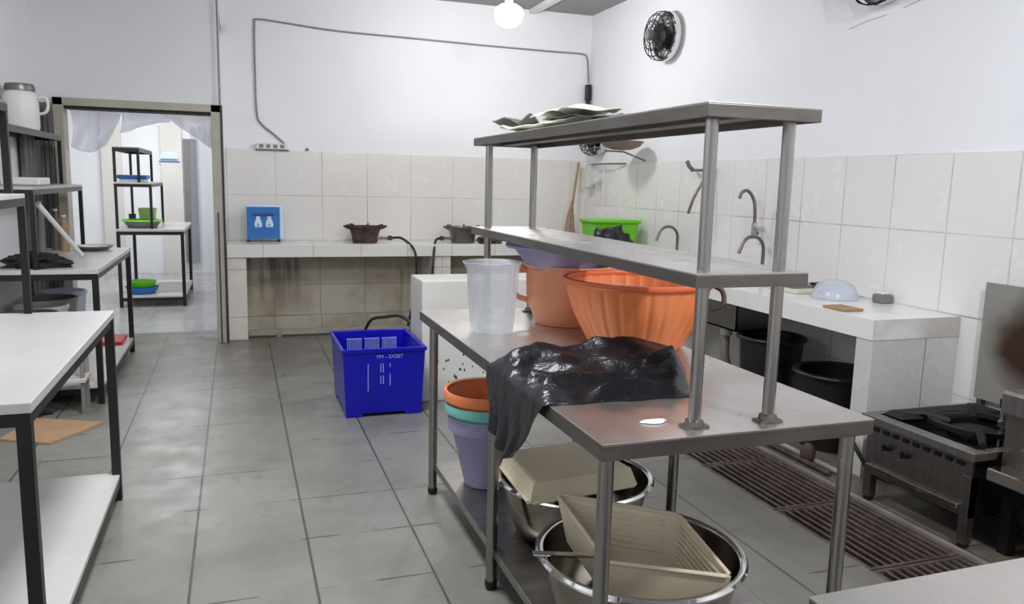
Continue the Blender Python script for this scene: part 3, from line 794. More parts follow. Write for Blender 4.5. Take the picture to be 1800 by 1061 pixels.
for (x, y) in ((1.043, 1.605), (1.252, 1.597), (1.043, 3.32), (1.252, 3.32)):
    po = obj('post', cy_((x, y, .824), (x, y, 1.562), .0155, seg=24), 'steel_tube', ov, smooth=40)
    bm = NB(); box(bm, x-.033, y-.018, .8205, x+.033, y+.018, .8255)
    lathe(bm, [(.0155, .0), (.024, .0), (.022, .012), (.0155, .014)], (x, y, .8255), 20)
    obj('flange', bm, 'steel_dull', po, smooth=40)

# pile on the top shelf
pl = thing('paper_pile', 'pile of flattened cream sheets on the overshelf top', 'paper', (1.1, 2.7, 1.591))
def crumple(name, cx, cy0, z, w_, l_, rot, seed, mat, parent, amp=.02):
    bm = NB(); n = 14; P = []
    for i in range(n+1):
        row = []
        for j in range(n+1):
            u, v_ = i/n-.5, j/n-.5
            x, y = u*w_, v_*l_
            zz = amp*(noise.noise(Vector((x*9+seed, y*9, seed)))+.5)+.004
            row.append(bm.verts.new((cx+x*math.cos(rot)-y*math.sin(rot), cy0+x*math.sin(rot)+y*math.cos(rot), z+max(zz, .001))))
        P.append(row)
    for i in range(n):
        for j in range(n): bm.faces.new((P[i][j], P[i+1][j], P[i+1][j+1], P[i][j+1]))
    g = bmesh.ops.extrude_face_region(bm, geom=bm.faces[:])['geom']
    for v_ in g:
        if isinstance(v_, bmesh.types.BMVert): v_.co.z += .004
    return obj(name, bm, mat, parent, smooth=40)
crumple('sheet', 1.13, 2.78, 1.591, .22, .62, .05, 1, 'paper', pl, .03)
crumple('sheet', 1.12, 2.60, 1.622, .20, .50, -.15, 5, 'paper', pl, .03)
crumple('sheet', 1.16, 2.45, 1.606, .18, .45, .2, 8, 'greyplastic', pl, .02)
crumple('sheet', 1.10, 3.08, 1.598, .12, .22, .4, 12, 'leaf', pl, .06)

# jug
jg = thing('measuring_jug', 'tall frosted clear plastic jug at the left edge of prep table', 'jug', (.935, 2.90, .82))
def jugw(a, z): return 1+(.10*math.exp(-((a-PI*1.08)/.25)**2) if z > .22 else 0)
obj('jug_body', lt([(0, .001), (.084, .001), (.086, .03), (.088, .032), (.104, .25), (.118, .275), (.114, .276), (.100, .25), (.084, .034), (.080, .006), (0, .006)], (.935, 2.90, .82), 40, wob=jugw), 'clear', jg, smooth=50)

# orange basket
def ribs(n, amp, zlo, zhi):
    def f(a, z): return 1+(amp*(abs(math.cos(a*n/2))**8) if zlo < z < zhi else 0)
    return f
bk = thing('orange_basin', 'large ribbed orange plastic basin on the prep table under the overshelf', 'basin', (1.37, 2.53, .82))
obj('basin_body', lt([(0, .001), (.165, .001), (.175, .015), (.20, .06), (.235, .13), (.258, .20), (.262, .235), (.256, .235), (.250, .20), (.227, .13), (.192, .065), (.165, .012), (0, .01)], (1.37, 2.53, .8205), 240, wob=ribs(30, -.022, .01, .215)), 'orange', bk, smooth=60)
obj('rim', lt([(.255, .226), (.268, .228), (.274, .238), (.271, .248), (.258, .250), (.252, .244), (.255, .226)], (1.37, 2.53, .8205), 64), 'orange_deep', bk, smooth=60)
obj('handle', tb([(1.62, 2.42, 1.05), (1.645, 2.40, 1.03), (1.64, 2.385, .985), (1.60, 2.40, .965)], .009, 8, 5), 'rust', bk, smooth=60)

# peach basket with lavender basin in it
pk = thing('peach_bucket', 'peach plastic bucket with side handle behind the ribbed orange basin', 'bucket', (1.31, 3.02, .82))
obj('bucket_body', lt([(0, .001), (.135, .001), (.14, .012), (.172, .09), (.178, .12), (.182, .235), (.195, .242), (.195, .25), (.176, .248), (.172, .12), (.165, .09), (.13, .012), (0, .01)], (1.31, 3.02, .8205), 48), 'peach', pk, smooth=50)
c0 = Vector((1.31, 3.02, .82)); dl = Vector((-.99, .12, 0))
obj('handle', tb([c0+dl*.180+Vector((0, 0, .225)), c0+dl*.23+Vector((0, 0, .222)), c0+dl*.245+Vector((0, 0, .18)), c0+dl*.228+Vector((0, 0, .12)), c0+dl*.178+Vector((0, 0, .10))], .012, 10, 5), 'peach', pk, smooth=60)
pb = thing('lavender_basin', 'lavender grey basin nested in the peach bucket under the overshelf', 'basin', (1.27, 3.0, 1.03))
obj('basin_body', lt([(0, 0), (.135, 0), (.155, .03), (.20, .085), (.205, .10), (.198, .10), (.15, .036), (.13, .008), (0, .008)], (1.27, 3.0, 1.045), 48), 'purple', pb, smooth=50)
obj('rim', lt([(.198, .088), (.235, .094), (.24, .104), (.235, .110), (.200, .108), (.195, .10), (.198, .088)], (1.27, 3.0, 1.045), 48), 'purple', pb, smooth=60)

# black bin bag draped on the table and over its edge
def bag():
    bm = NB(); nu, nv = 70, 44
    RF, RB, LB, LF = Vector((1.18, 1.845)), Vector((1.40, 2.26)), Vector((.763, 2.36)), Vector((.763, 1.86))
    P = []
    for i in range(nu+1):
        row = []
        u = i/nu
        for j in range(nv+1):
            v_ = j/nv
            if u <= .62:                        # on the table
                s = u/.62
                A = RF.lerp(LF, s); B = RB.lerp(LB, s)
                p = A.lerp(B, v_)
                q = Vector((p.x*5, p.y*5, 1.3))
                f = noise.fractal(q, .9, 2.1, 4)
                rdg = 1-abs(noise.noise(Vector((p.x*4+p.y*3+3, p.y*8-p.x*2, 4))))*3.2
                edge = min(1, min(v_, 1-v_)*7)*min(1, s*9+.15)
                hgt = .018+.016*f+.034*max(rdg, 0)
                pk_ = .075*math.exp(-((p.x-1.19)/.17)**2-((p.y-2.30)/.10)**2)+.055*math.exp(-((p.x-1.27)/.13)**2-((p.y-2.02)/.12)**2)
                pk_ += .035*math.exp(-((p.x-.9)/.16)**2-((p.y-2.3)/.10)**2)
                z = .8225+max(0, edge*(hgt+pk_))
                if s > .93: z = .8225+(z-.8225)*(1-(s-.93)/.07*.6)+.004
                wx = .012*noise.noise(Vector((p.x*12, p.y*12, 8)))
                row.append(Vector((p.x+wx*(1-s), p.y+wx, z)))
            else:                               # hanging
                s = (u-.62)/.38
                ylo, yhi = 1.86+.16*s, 2.36-.10*s
                y = ylo+(yhi-ylo)*v_
                drop = .235*(1-.35*abs(v_-.35)*1.2)*s
                x = .757-.012*s-.022*abs(math.sin(v_*11+s*1.4))*s-.008
                row.append(Vector((x, y+.012*math.sin(s*7), .825-drop)))
        P.append([bm.verts.new(p) for p in row])
    for i in range(nu):
        for j in range(nv): bm.faces.new((P[i][j], P[i+1][j], P[i+1][j+1], P[i][j+1]))
    g = bmesh.ops.extrude_face_region(bm, geom=bm.faces[:])['geom']
    vs_ = [v_ for v_ in g if isinstance(v_, bmesh.types.BMVert)]
    old = [v_ for r_ in P for v_ in r_]
    for v_ in old:                              # underside: flat on the table top
        if v_.co.x > .766: v_.co.z = .8212
        else: v_.co.x += .0015
    return bm
o = obj('bin_bag', bag(), 'bag', smooth=70, org=(1.1, 2.1, .82))
tag(o, 'black plastic bin bag spread over the prep table and hanging off its left edge', 'bag')
o = obj('white_scrap', bx(1.03, 1.63, .8205, 1.0, 1.66, .8225), 'whiteplastic', smooth=0) if False else None
bm = NB(); lathe(bm, [(0, .001), (.028, .001), (.022, .006), (0, .008)], (.965, 1.66, .8205), 14, sx=1.3, sy=.5, wob=lambda a, z: 1+.2*math.sin(3*a))
tag(obj('food_scrap', bm, 'whiteplastic', smooth=60), 'small pale scrap lying on the prep table near its front corner', 'scrap')

# nested bins under the table
def pail(name, z0, ztop, r0, r1, mat, lab):
    c_ = (.965, 3.03, z0); h_ = ztop-z0
    o = thing(name, lab, 'pail', c_, 'nested pails under the prep table')
    obj('pail_body', lt([(0, .0), (r0, .0), (r0+(r1-r0)*.9, h_*.86), (r1-.004, h_*.92), (r1-.010, h_*.92), (r0-.006, .01), (0, .01)], c_, 40), mat, o, smooth=50)
    obj('rim', lt([(r1-.008, h_*.80), (r1+.004, h_*.80), (r1+.008, h_-.01), (r1+.004, h_), (r1-.008, h_-.004), (r1-.01, h_*.9), (r1-.008, h_*.80)], c_, 40), mat, o, smooth=50)
    return o
pail('lavender_pail', .147, .445, .092, .158, 'purple', 'lavender pail, lowest of the nested three under the prep table')
pail('teal_pail', .30, .50, .105, .172, 'teal', 'teal pail, middle of the nested three under the prep table')
pail('orange_pail', .34, .555, .112, .178, 'orange', 'orange pail, topmost of the nested three under the prep table')

# steel basins on the lower shelf
def basin(cx, cy0, z, R_, h_, lab):
    r = thing('steel_basin', lab, 'basin', (cx, cy0, z), 'round steel basins on the lower shelf')
    obj('bowl', lt([(0, 0), (R_*.62, 0), (R_*.74, .018), (R_*.86, h_*.45), (R_*.93, h_-.008), (R_*.92, h_-.006), (R_*.845, h_*.45), (R_*.72, .022), (R_*.6, .005), (0, .005)], (cx, cy0, z), 72), 'steel_bowl', r, smooth=60)
    obj('rim', lt([(R_*.925, h_-.012), (R_*.98, h_-.014), (R_, h_-.004), (R_*.98, h_+.004), (R_*.93, h_+.002), (R_*.915, h_-.004), (R_*.925, h_-.012)], (cx, cy0, z), 72), 'chrome', r, smooth=60)
    return r
basin(1.075, 1.895, .146, .303, .215, 'nearer round steel basin holding a tilted cream basket')
basin(1.13, 2.49, .146, .285, .215, 'farther round steel basin with an upturned cream crate across it')

# cream baskets
def basket(name, lab, corners, depth_vec, taper, grooves):
    """corners: 4 rim points in order; depth_vec: rim to base"""
    cs = [Vector(c_) for c_ in corners]; ctr = sum(cs, Vector())/4; dv = Vector(depth_vec)
    r = thing(name, lab, 'basket', ctr, 'cream plastic baskets in the basins')
    bs = [ctr+(c_-ctr)*taper+dv for c_ in cs]
    th_ = .004
    ics = [ctr+(c_-ctr)*.975 for c_ in cs]; ibs = [ctr+(c_-ctr)*(taper*.97)+dv*.96 for c_ in cs]
    bm = NB(); V = [[bm.verts.new(p) for p in q] for q in (bs, cs, ics, ibs)]
    bm.faces.new(V[0]); bm.faces.new(V[3])
    for a, b in zip(V, V[1:]):
        for i in range(4):
            j = (i+1) % 4; bm.faces.new((a[i], a[j], b[j], b[i]))
    obj('basket_body', bm, 'cream', r, .004, 0)
    bm = NB(); tube(bm, [c_ for i in range(4) for c_ in (cs[i].lerp(cs[(i+1) % 4], .04), cs[i].lerp(cs[(i+1) % 4], .96))], .0065, 8, closed=True)
    obj('rim', bm, 'cream', r, smooth=60)
    bm = NB()
    for i in range(4):
        j = (i+1) % 4
        for k in range(grooves):
            t_ = .15+.7*k/(grooves-1)
            a = ics[i].lerp(ibs[i], t_); b = ics[j].lerp(ibs[j], t_)
            n_ = (ctr+dv*.5-(a+b)/2).normalized()*.0025
            tube(bm, [a.lerp(b, .1)+n_, a.lerp(b, .9)+n_], .0042, 6)
    obj('ribs', bm, 'cream', r, smooth=60)
    return r
basket('cream_basket', 'cream ribbed plastic basket tilted inside the nearer steel basin',
       [(.895, 2.10, .468), (1.21, 1.915, .440), (1.235, 1.675, .362), (.935, 1.83, .372)], (-.005, -.015, -.13), .86, 7)
o = basket('cream_crate', 'upturned cream plastic crate lying across the farther steel basin',
       [(.885, 2.615, .372), (1.235, 2.655, .372), (1.29, 2.31, .372), (.87, 2.26, .372)], (0, 0, .06), .90, 4)
o['category'] = 'crate'; o['group'] = 'cream plastic baskets in the basins'
ld = thing('steel_ladle', 'steel ladle whose flat handle sticks out left of the nearer basin', 'ladle', (.9, 1.85, .37))
bm = NB(); hexa(bm, [(.76, 1.93, .366), (.96, 1.85, .368), (.965, 1.87, .368), (.765, 1.955, .366)], [(.76, 1.93, .371), (.96, 1.85, .373), (.965, 1.87, .373), (.765, 1.955, .371)])
obj('handle', bm, 'chrome', ld, 0, 0)

# ------------------------------------------------------------------ drain grate modules
g0 = None; GL = .56
for k in range(5):
    y = TY0+.01+k*(GL+.012)
    if g0 is None:
        g0 = thing('drain_grate', '', 'grate', (TX0, y, -.03), 'iron grates over the floor trench')
        for i in range(11):
            x = TX0+.022+i*.0405
            obj('bar', bx(x-.0065, y+.012, -.028, x+.0065, y+GL-.012, -.004), 'grate', g0, .002, 0)
        bm = NB()
        for q in ((TX0+.004, y, TX1-.004, y+.012), (TX0+.004, y+GL-.012, TX1-.004, y+GL), (TX0+.004, y+.012, TX0+.012, y+GL-.012), (TX1-.012, y+.012, TX1-.004, y+GL-.012)): box(bm, q[0], q[1], -.03, q[2], q[3], -.003)
        box(bm, TX0+.012, y+GL/2-.006, -.032, TX1-.012, y+GL/2+.006, -.02)
        obj('grate_frame', bm, 'grate', g0, 0, 0)
        bm = NB(); 
        for s in (0.02, GL-.05): box(bm, TX0+.004, y+s, -.18, TX0+.03, y+s+.03, -.031); box(bm, TX1-.03, y+s, -.18, TX1-.004, y+s+.03, -.031)
        obj('support', bm, 'grate', g0, 0, 0)
        gk = g0
    else: gk = dup(g0, (TX0, y, -.03))
    gk['label'] = ('nearest brown iron drain grate, partly under the corner of the near steel table',
        'brown iron drain grate in front of the wok stove, second nearest', 'brown iron drain grate behind the near right prep table leg, middle of the trench',
        'brown iron drain grate seen under the near edge of the prep table, second farthest', 'farthest brown iron drain grate in the floor trench')[k]
struct('trim_trench_curb', bx(TX1+.002, TY0, 0.0, TX1+.03, TY1, .008), 'curb')

# ------------------------------------------------------------------ low wok stove
st = thing('wok_stove', 'low steel wok stove beside the drain with blackened burner top', 'stove', (3.0, 2.45, 0))
SX0, SX1, SY0, SY1, SZ = 2.68, 3.33, 2.17, 2.735, .405
bm = NB()
box(bm, SX0+.012, SY0+.01, .13, SX0+.022, SY1-.01, SZ-.03)                # front panel
obj('front_panel', bm, 'steel_dull', st, 0, 0)
obj('back_panel', bx(SX1-.01, SY0+.01, .13, SX1, SY1-.01, SZ-.03), 'steel_dull', st, 0, 0)
for ya_ in (SY0+.01, SY1-.02): obj('side_panel', bx(SX0+.022, ya_, .13, SX1-.01, ya_+.01, SZ-.03), 'black', st, 0, 0)
bm = NB()
for q in ((SX0-.015, SY0-.01, SX0+.05, SY1+.01), (SX1-.04, SY0-.01, SX1+.01, SY1+.01), (SX0+.05, SY0-.01, SX1-.04, SY0+.03), (SX0+.05, SY1-.03, SX1-.04, SY1+.01)): box(bm, q[0], q[1], SZ-.035, q[2], q[3], SZ)
obj('top_frame', bm, 'steel', st, .003, 0)
obj('drip_tray', bx(SX0+.045, SY0+.025, SZ-.07, SX1-.035, SY1-.025, SZ-.055), 'blackiron', st, 0, 0)
for k in range(9): obj('vent_slot', bx(SX0+.006, SY0+.05+k*.055, SZ-.07, SX0+.0125, SY0+.08+k*.055, SZ-.055), 'blackiron', st, 0, 0)
obj('lower_rail', bx(SX0-.004, SY0+.05, .155, SX0+.012, SY1-.03, .178), 'steel_rim', st, .004, 0)
for (x, y) in ((SX0+.03, SY0+.03), (SX0+.03, SY1-.03), (SX1-.03, SY0+.03), (SX1-.03, SY1-.03)):
    lg = obj('leg', bx(x-.02, y-.02, .02, x+.02, y+.02, .30), 'steel_dull', st, .002, 0)
    obj('foot', bx(x-.015, y-.015, 0, x+.015, y+.015, .021), 'dark', lg, 0, 0)
for y in (2.50, 2.60):
    kn = obj('knob', cy_((SX0+.012, y, .285), (SX0-.014, y, .285), .018, .015, seg=16), 'dark', st, smooth=40)
    obj('pointer', bx(SX0-.022, y-.004, .272, SX0-.013, y+.004, .30), 'dark', kn, 0, 0)
bm = NB()
for k in range(4):
    a = k*PI/2+PI/4; d = Vector((math.cos(a), math.sin(a), 0)); c_ = Vector((3.01, 2.45, SZ+.012))
    tube(bm, [c_+d*.33+Vector((0, 0, -.005)), c_+d*.20+Vector((0, 0, .012)), c_+d*.10+Vector((0, 0, -.01))], [.014, .018, .016], 6)
lathe(bm, [(.155, 0), (.19, 0), (.19, .02), (.155, .02), (.155, 0)], (3.01, 2.45, SZ), 36)
obj('wok_ring', bm, 'blackiron', st, smooth=40)
obj('burner_head', lt([(0, -.055), (.10, -.055), (.10, -.02), (.05, -.005), (0, -.005)], (3.01, 2.45, SZ), 28), 'blackiron', st, smooth=40)
bm = NB(); hexa(bm, [(2.75, 2.6, SZ+.0), (3.28, 2.52, SZ), (3.28, 2.68, SZ), (2.75, 2.70, SZ)], [(2.77, 2.61, SZ+.016), (3.27, 2.53, SZ+.02), (3.27, 2.67, SZ+.02), (2.77, 2.69, SZ+.016)])
obj('griddle', bm, 'blackiron', st, 0, 0)
wt = thing('stove_tap', 'upright chrome water tap on the low wok stove', 'tap', (2.96, 2.29, SZ))
obj('stem', tb([(2.96, 2.29, SZ-.054), (2.96, 2.29, SZ+.13)], .011, 12), 'chrome', wt, smooth=60)
obj('lever', tb([(2.96, 2.29, SZ+.13), (2.955, 2.29, SZ+.165)], .014, 10), 'dark', wt, smooth=60)
obj('nut', cy_((2.96, 2.29, SZ+.05), (2.96, 2.29, SZ+.075), .017, seg=6), 'chrome', wt, smooth=20)
# black splash panel behind
sp2 = thing('steel_splash_panel', 'scorched brown steel splash panel standing against the right wall', 'panel', (3.39, 2.2, 0))
obj('sheet', bx(3.375, .9, .42, 3.383, 2.775, .985), 'scorched', sp2, 0, 0)
for y in (.95, 2.0, 2.74): obj('upright', bx(3.384, y, 0, 3.412, y+.025, .97), 'steel_dull', sp2, 0, 0)

# second, higher stove
s2 = thing('steel_stove', 'taller steel stove cut by the right photo edge beside the wok stove', 'stove', (3.0, 1.6, 0))
obj('body', bx(2.80, 1.02, .345, 3.36, 2.15, .56), 'steel_dull', s2, .004, 0)
obj('top_casing', bx(2.77, 1.0, .56, 3.365, 2.16, .655), 'steel', s2, .012, 0)
obj('front_ledge', bx(2.70, 1.02, .31, 2.799, 2.13, .36), 'steel_rim', s2, .006, 0)
for (x, y) in ((2.83, 2.11), (3.32, 2.11), (2.83, 1.06), (3.32, 1.06)): obj('leg', bx(x-.022, y-.022, 0, x+.022, y+.022, .344), 'black', s2, 0, 0)
for y in (2.04, 1.84, 1.6):
    kn = obj('knob', cy_((2.80, y, .45), (2.765, y, .45), .02, .017, seg=16), 'chrome', s2, smooth=40)
    obj('lever', tb([(2.765, y, .45), (2.75, y-.035, .475)], .008, 8), 'chrome', kn, smooth=60)
bm = NB(); lathe(bm, [(.12, 0), (.16, 0), (.16, .02), (.12, .02), (.12, 0)], (3.06, 1.75, .656), 32)
for k in range(4):
    a = k*PI/2; d = Vector((math.cos(a), math.sin(a), 0)); c_ = Vector((3.06, 1.75, .674)); tube(bm, [c_+d*.19, c_+d*.08], .01, 6)
obj('pot_ring', bm, 'blackiron', s2, smooth=40)
hose('gas_hose', [(2.95, 2.90, .012), (3.0, 2.6, .02), (3.06, 2.3, .02), (3.0, 2.0, .015), (2.92, 1.7, .012)], 'black gas hose snaking on the floor under the two stoves', .012)
tag(obj('floor_pipe', cy_((2.80, 2.10-.2, .013), (3.25, 2.45, .013), .012, seg=10), 'steel_dull', smooth=60), 'short steel pipe lying on the dirty floor under the stoves', 'pipe')

# ------------------------------------------------------------------ left stepped racks
def rack(xr, y0, y1, lab, w_=.65, mid_in=.29, top_in=.42, midw=.30, topmat='white_board'):
    """black angle-steel rack: wide table below, two narrower shelves stepping up"""
    x0 = xr-w_
    r = thing('stepped_rack', lab, 'shelf rack', ((x0+xr)/2, (y0+y1)/2, 0), 'black framed stepped racks with pale boards')
    L = .034
    for x in (x0, xr-L):
        for y in (y0, y1-L): obj('leg', bx(x, y, 0, x+L, y+L, .80), 'black', r, .002, 0)
    def tier(z, xa, xb, name, mat, thk=.018):
        bm = NB()
        for q in ((xa, y0, xb, y0+.02), (xa, y1-.02, xb, y1), (xa, y0+.02, xa+.02, y1-.02), (xb-.02, y0+.02, xb, y1-.02)): box(bm, q[0], q[1], z-thk-.03, q[2], q[3], z-thk)
        f = obj(name+'_frame', bm, 'black', r, 0, 0)
        obj(name, bx(xa+.001, y0+.001, z-thk, xb-.001, y1-.001, z), mat, r, .002, 0)
    bm = NB()
    for q in ((x0+L, y0+.004, xr-L, y0+.028), (x0+L, y1-.028, xr-L, y1-.004), (x0+.004, y0+L, x0+.028, y1-L), (xr-.028, y0+L, xr-.004, y1-L)): box(bm, q[0], q[1], .765, q[2], q[3], .80)
    obj('table_frame', bm, 'black', r, 0, 0)
    obj('table_board', bx(x0-.004, y0-.004, .801, xr+.004, y1+.004, .828), topmat, r, .002, 0)
    bm = NB()
    for q in ((x0+L, y0+.004, xr-L, y0+.028), (x0+L, y1-.028, xr-L, y1-.004), (x0+.004, y0+L, x0+.028, y1-L), (xr-.028, y0+L, xr-.004, y1-L)): box(bm, q[0], q[1], .065, q[2], q[3], .10)
    obj('lower_frame', bm, 'black', r, 0, 0)
    bm = NB(); box(bm, x0+L, y0+.004, .101, xr-L, y1-.004, .118); box(bm, x0+.004, y0+L, .101, x0+L, y1-L, .118); box(bm, xr-L, y0+L, .101, xr-.004, y1-L, .118)
    obj('lower_board', bm, 'white_shelf', r, 0, 0)
    xm = xr-mid_in; xt = xr-top_in; l = .026
    for x in (x0, xm-l):
        for y in (y0+.01, y1-l-.002): obj('upper_post', bx(x, y, .829, x+l, y+l, 1.262), 'black', r, 0, 0)
    tier(1.31, x0, xm, 'middle_shelf', 'grey_top', .018)
    for x in (x0, xt-l):
        for y in (y0+.01, y1-l-.002): obj('top_post', bx(x, y, 1.311, x+l, y+l, 1.628), 'black', r, 0, 0)
    tier(1.668, x0, xt, 'top_shelf', 'leaf', .012)
    return r
rack(-.505, 2.19, 3.63, 'nearest black framed stepped rack on the left, empty white boards', w_=.65, mid_in=.295, top_in=.335)
rack(-.80, 5.22, 6.77, 'second black framed stepped rack on the left, cluttered with jug and pipe', w_=.645, mid_in=.31, top_in=.43)
rack(-.545, 9.05, 10.42, 'black framed stepped rack in the next room seen through the doorway', mid_in=.295, top_in=.40)

# things on the second rack
jb = thing('water_jug', 'big white plastic jug with grey lid on the top shelf of second rack', 'jug', (-1.34, 6.05, 1.668))
obj('jug_body', lt([(0, 0), (.10, 0), (.105, .02), (.106, .18), (.10, .22), (.082, .25), (0, .25)], (-1.335, 6.1, 1.669), 36, sx=1, sy=1), 'whiteplastic', jb, smooth=50)
obj('lid', lt([(0, .25), (.088, .25), (.09, .27), (.082, .295), (.05, .30), (0, .30)], (-1.335, 6.1, 1.669), 36), 'steel_dull', jb, smooth=50)
obj('handle', tb([(-1.235, 6.1, 1.88), (-1.19, 6.1, 1.885), (-1.175, 6.1, 1.84), (-1.19, 6.1, 1.79), (-1.232, 6.1, 1.775)], .010, 10, 5), 'whiteplastic', jb, smooth=60)
o = obj('food_box', bx(-1.40, 5.75, 1.311, -1.18, 6.05, 1.36), 'whiteplastic', None, .01, 0, org=(-1.3, 5.9, 1.311)); tag(o, 'flat white box on the middle shelf of the second rack', 'box')
o = obj('plastic_pipe', tb([(-1.17, 5.6, 1.20), (-1.0, 5.95, .845)], .016, 10), 'whiteplastic', smooth=60, org=(-1.0, 5.95, .83)); tag(o, 'white plastic pipe leaning diagonally on the second rack table', 'pipe')
tag(blob('dark_cloth', (-1.16, 5.40, .829), .17, .10, .06, 'cloth_dark', 5, .5), 'crumpled dark cloth heaped on the second rack table', 'cloth')
o = obj('pot_lid', lt([(0, 0.0), (.10, .005), (.135, .03), (.132, .034), (.09, .012), (0, .006)], (-1.02, 6.55, .829), 32), 'greyplastic', smooth=60, org=(-1.02, 6.55, .829)); tag(o, 'shallow grey dish at the back of the second rack table', 'dish')
for k, (x, y, h_, rr, mt, lb_) in enumerate(((-1.35, 6.5, .36, .03, 'greyplastic', 'tall grey bottle standing leftmost at the back of the second rack'), (-1.27, 6.6, .30, .032, 'leaf', 'tall dark grey bottle at the back of the second rack'), (-1.20, 6.5, .26, .028, 'wood', 'slim brown bottle at the back of the second rack table'))):
    b_ = thing('storage_bottle', lb_, 'bottle', (x, y, .829), 'bottles at the back of the second rack')
    obj('bottle_body', lt([(0, 0), (rr, 0), (rr, h_*.7), (rr*.45, h_*.85), (rr*.45, h_*.95), (0, h_*.95)], (x, y, .829), 20), mt, b_, smooth=40)
    obj('cap', lt([(0, h_*.95), (rr*.55, h_*.95), (rr*.55, h_), (0, h_)], (x, y, .829), 16), 'whiteplastic', b_, smooth=40)
mats_ = ('greyplastic', 'whiteplastic', 'greyplastic', 'clear_blue')
for k in range(4):
    y = 5.42+k*.34; x = -1.22
    b_ = thing('storage_bucket', ('grey bucket nearest on the lower board of the second rack', 'white bucket second along the lower board of the second rack', 'grey bucket third along the lower board of the second rack', 'clear bucket farthest on the lower board of the second rack')[k], 'bucket', (x, y, .119), 'buckets on the lower board of the second rack')
    obj('bucket_body', lt([(0, 0), (.12, 0), (.15, .42), (.146, .42), (.116, .01), (0, .01)], (x, y, .119), 32), mats_[k], b_, smooth=40)
    obj('bucket_rim', lt([(.146, .40), (.158, .40), (.158, .425), (.146, .425), (.146, .40)], (x, y, .119), 32), mats_[k], b_, smooth=40)
o = obj('red_lid', bx(-1.04, 6.45, .119, -.845, 6.72, .15), 'red', None, .01, 0, org=(-.9, 6.6, .119)); tag(o, 'flat red plastic lid on the lower board end of the second rack', 'lid')
o = obj('cardboard_sheet', None or (lambda bm: (hexa(bm, [(-1.13, 4.97, .001), (-1.21, 4.60, .001), (-.95, 4.47, .001), (-.745, 4.79, .001)], [(-1.13, 4.97, .012), (-1.21, 4.60, .012), (-.95, 4.47, .012), (-.745, 4.79, .012)]), bm)[1])(NB()), 'cardboard', smooth=0, org=(-1, 4.7, 0)); tag(o, 'flat brown cardboard sheet lying on the floor by the second rack', 'cardboard')
tag(blob('floor_rag', (-1.2, 5.08, .0), .14, .08, .06, 'cloth_dark', 9, .5), 'grey crumpled rag on the floor behind the cardboard sheet', 'rag')
# wheeled frame under table, seen between rack A legs
tg = thing('low_trolley', 'low grey metal trolley with white deck between the two left racks', 'trolley', (-1.1, 5.0, 0))
TX_, TY_ = (-1.26, -.86), (4.98, 5.19)
obj('deck', bx(-1.26, 5.0, .19, -.86, 5.2, .215), 'white_shelf', tg, .004, 0)
for x in (-1.24, -.89):
    obj('leg', bx(x, 5.02, .0, x+.02, 5.04, .19), 'greyplastic', tg, 0, 0); obj('leg', bx(x, 5.16, .0, x+.02, 5.18, .19), 'greyplastic', tg, 0, 0)
obj('handle', tb([(-.88, 5.03, .215), (-.875, 5.03, .44), (-.885, 5.1, .47), (-.88, 5.17, .44), (-.88, 5.17, .215)], .012, 8, 4), 'pipe_grey', tg, smooth=60)
for k in range(3):
    o = obj('plastic_bottle', lt([(0, 0), (.03, 0), (.03, .12), (.012, .15), (.012, .17), (0, .17)], (-1.2+k*.11, 5.1, .216), 16), ('whiteplastic', 'red', 'clear_blue')[k], smooth=40, org=(-1.2+k*.11, 5.1, .216))
    tag(o, ('white bottle leftmost on the low trolley', 'red bottle in the middle of the low trolley', 'clear bottle rightmost on the low trolley')[k], 'bottle', 'bottles on the low trolley')

# things on the next-room rack
o = thing('blue_tray', 'blue plastic tray on the middle shelf of the next room rack', 'tray', (-1.03, 9.3, 1.311))
obj('tray_body', bx(-1.17, 9.1, 1.345, -.89, 9.5, 1.385), 'blue_dark', o, .006, 0)
obj('lower_box', bx(-1.15, 9.12, 1.311, -.91, 9.48, 1.344), 'pale_blue', o, .006, 0)
gb = thing('green_bin', 'pale green bin on the table of the next room rack', 'bin', (-.95, 9.6, .828))
bm = NB(); hexa(bm, [(-1.03, 9.72, .829), (-.89, 9.72, .829), (-.89, 9.88, .829), (-1.03, 9.88, .829)], [(-1.05, 9.7, 1.02), (-.87, 9.7, 1.02), (-.87, 9.9, 1.02), (-1.05, 9.9, 1.02)])
obj('bin_body', bm, 'green_pale', gb, .008, 0)
gk_ = thing('green_colander', 'green and grey basin at the front of the next room rack table', 'basin', (-.97, 9.3, .828))
obj('basin_body', lt([(0, 0), (.14, 0), (.19, .07), (.185, .07), (.135, .008), (0, .008)], (-.97, 9.32, .829), 32), 'greyplastic', gk_, smooth=50)
obj('rim', lt([(.17, .068), (.205, .07), (.20, .085), (.165, .085), (.17, .068)], (-.97, 9.32, .829), 32), 'green', gk_, smooth=50)
o = obj('black_cup', lt([(0, 0), (.03, 0), (.035, .11), (.03, .11), (0, .01)], (-1.085, 9.12, .914), 16), 'dark', smooth=50, org=(-1.085, 9.12, .9)); tag(o, 'small black cup on the rim of the next room basin', 'cup')
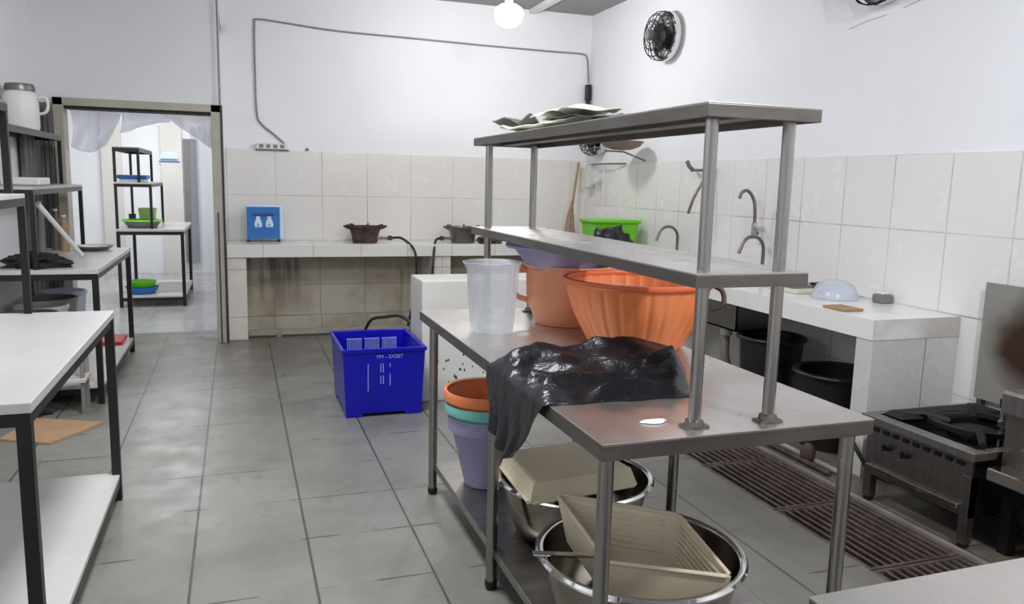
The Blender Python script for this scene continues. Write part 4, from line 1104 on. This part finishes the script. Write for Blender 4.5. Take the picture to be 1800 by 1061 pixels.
bpy.data.objects.remove(o)
o = obj('black_cup', lt([(0, 0), (.032, 0), (.038, .13), (.032, .13), (.028, .01), (0, .01)], (-1.1, 9.62, .829), 16), 'dark', smooth=50, org=(-1.1, 9.62, .829)); tag(o, 'small black cup on the next room rack table', 'cup')
o = obj('blue_basin', lt([(0, 0), (.13, 0), (.17, .075), (.165, .075), (.125, .006), (0, .006)], (-1.0, 9.3, .119), 32), 'blue_panel', smooth=50, org=(-1.0, 9.3, .119)); tag(o, 'blue basin on the lower board of the next room rack', 'basin')
o = obj('green_basin', lt([(0, 0), (.12, 0), (.15, .06), (.145, .06), (.115, .006), (0, .006)], (-1.0, 9.3, .155+.04), 32), 'green', smooth=50, org=(-1.0, 9.3, .195)); tag(o, 'green basin stacked in the blue basin of the next room rack', 'basin')
ss = thing('wall_sticker', 'pale blue cap shaped sticker on the far wall of next room', 'sticker', (-.9, 12.26, 1.65))
bm = NB(); lathe(bm, [(0, .1), (.05, .095), (.10, .06), (.12, 0), (0, 0)], (-.89, 12.215, 1.62), 24, sy=.03); obj('cap_shape', bm, 'pale_blue', ss, smooth=50)
bm = NB(); box(bm, -1.03, 12.21, 1.57, -.75, 12.218, 1.585); box(bm, -1.0, 12.21, 1.6, -.78, 12.218, 1.61); obj('underline', bm, 'blue_panel', ss, 0, 0)
# tube lamps of the next room
for (x0_, y0_, x1_, y1_, z_, lb_) in ((-1.7, 8.38, -.5, 8.42, 2.56, 'fluorescent tube lamp near the doorway on the next room ceiling'), (-1.5, 10.88, -.3, 10.92, 2.56, 'fluorescent tube lamp farther back on the next room ceiling')):
    q = thing('tube_lamp', lb_, 'lamp', ((x0_+x1_)/2, y0_, z_), 'tube lamps in the next room')
    obj('housing', bx(x0_, y0_-.02, z_+.02, x1_, y1_+.02, 2.62), 'whiteplastic', q, 0, 0)
    obj('tube', cy_((x0_+.02, (y0_+y1_)/2, z_+.005), (x1_-.02, (y0_+y1_)/2, z_+.005), .014, seg=12), 'tube', q, smooth=60)
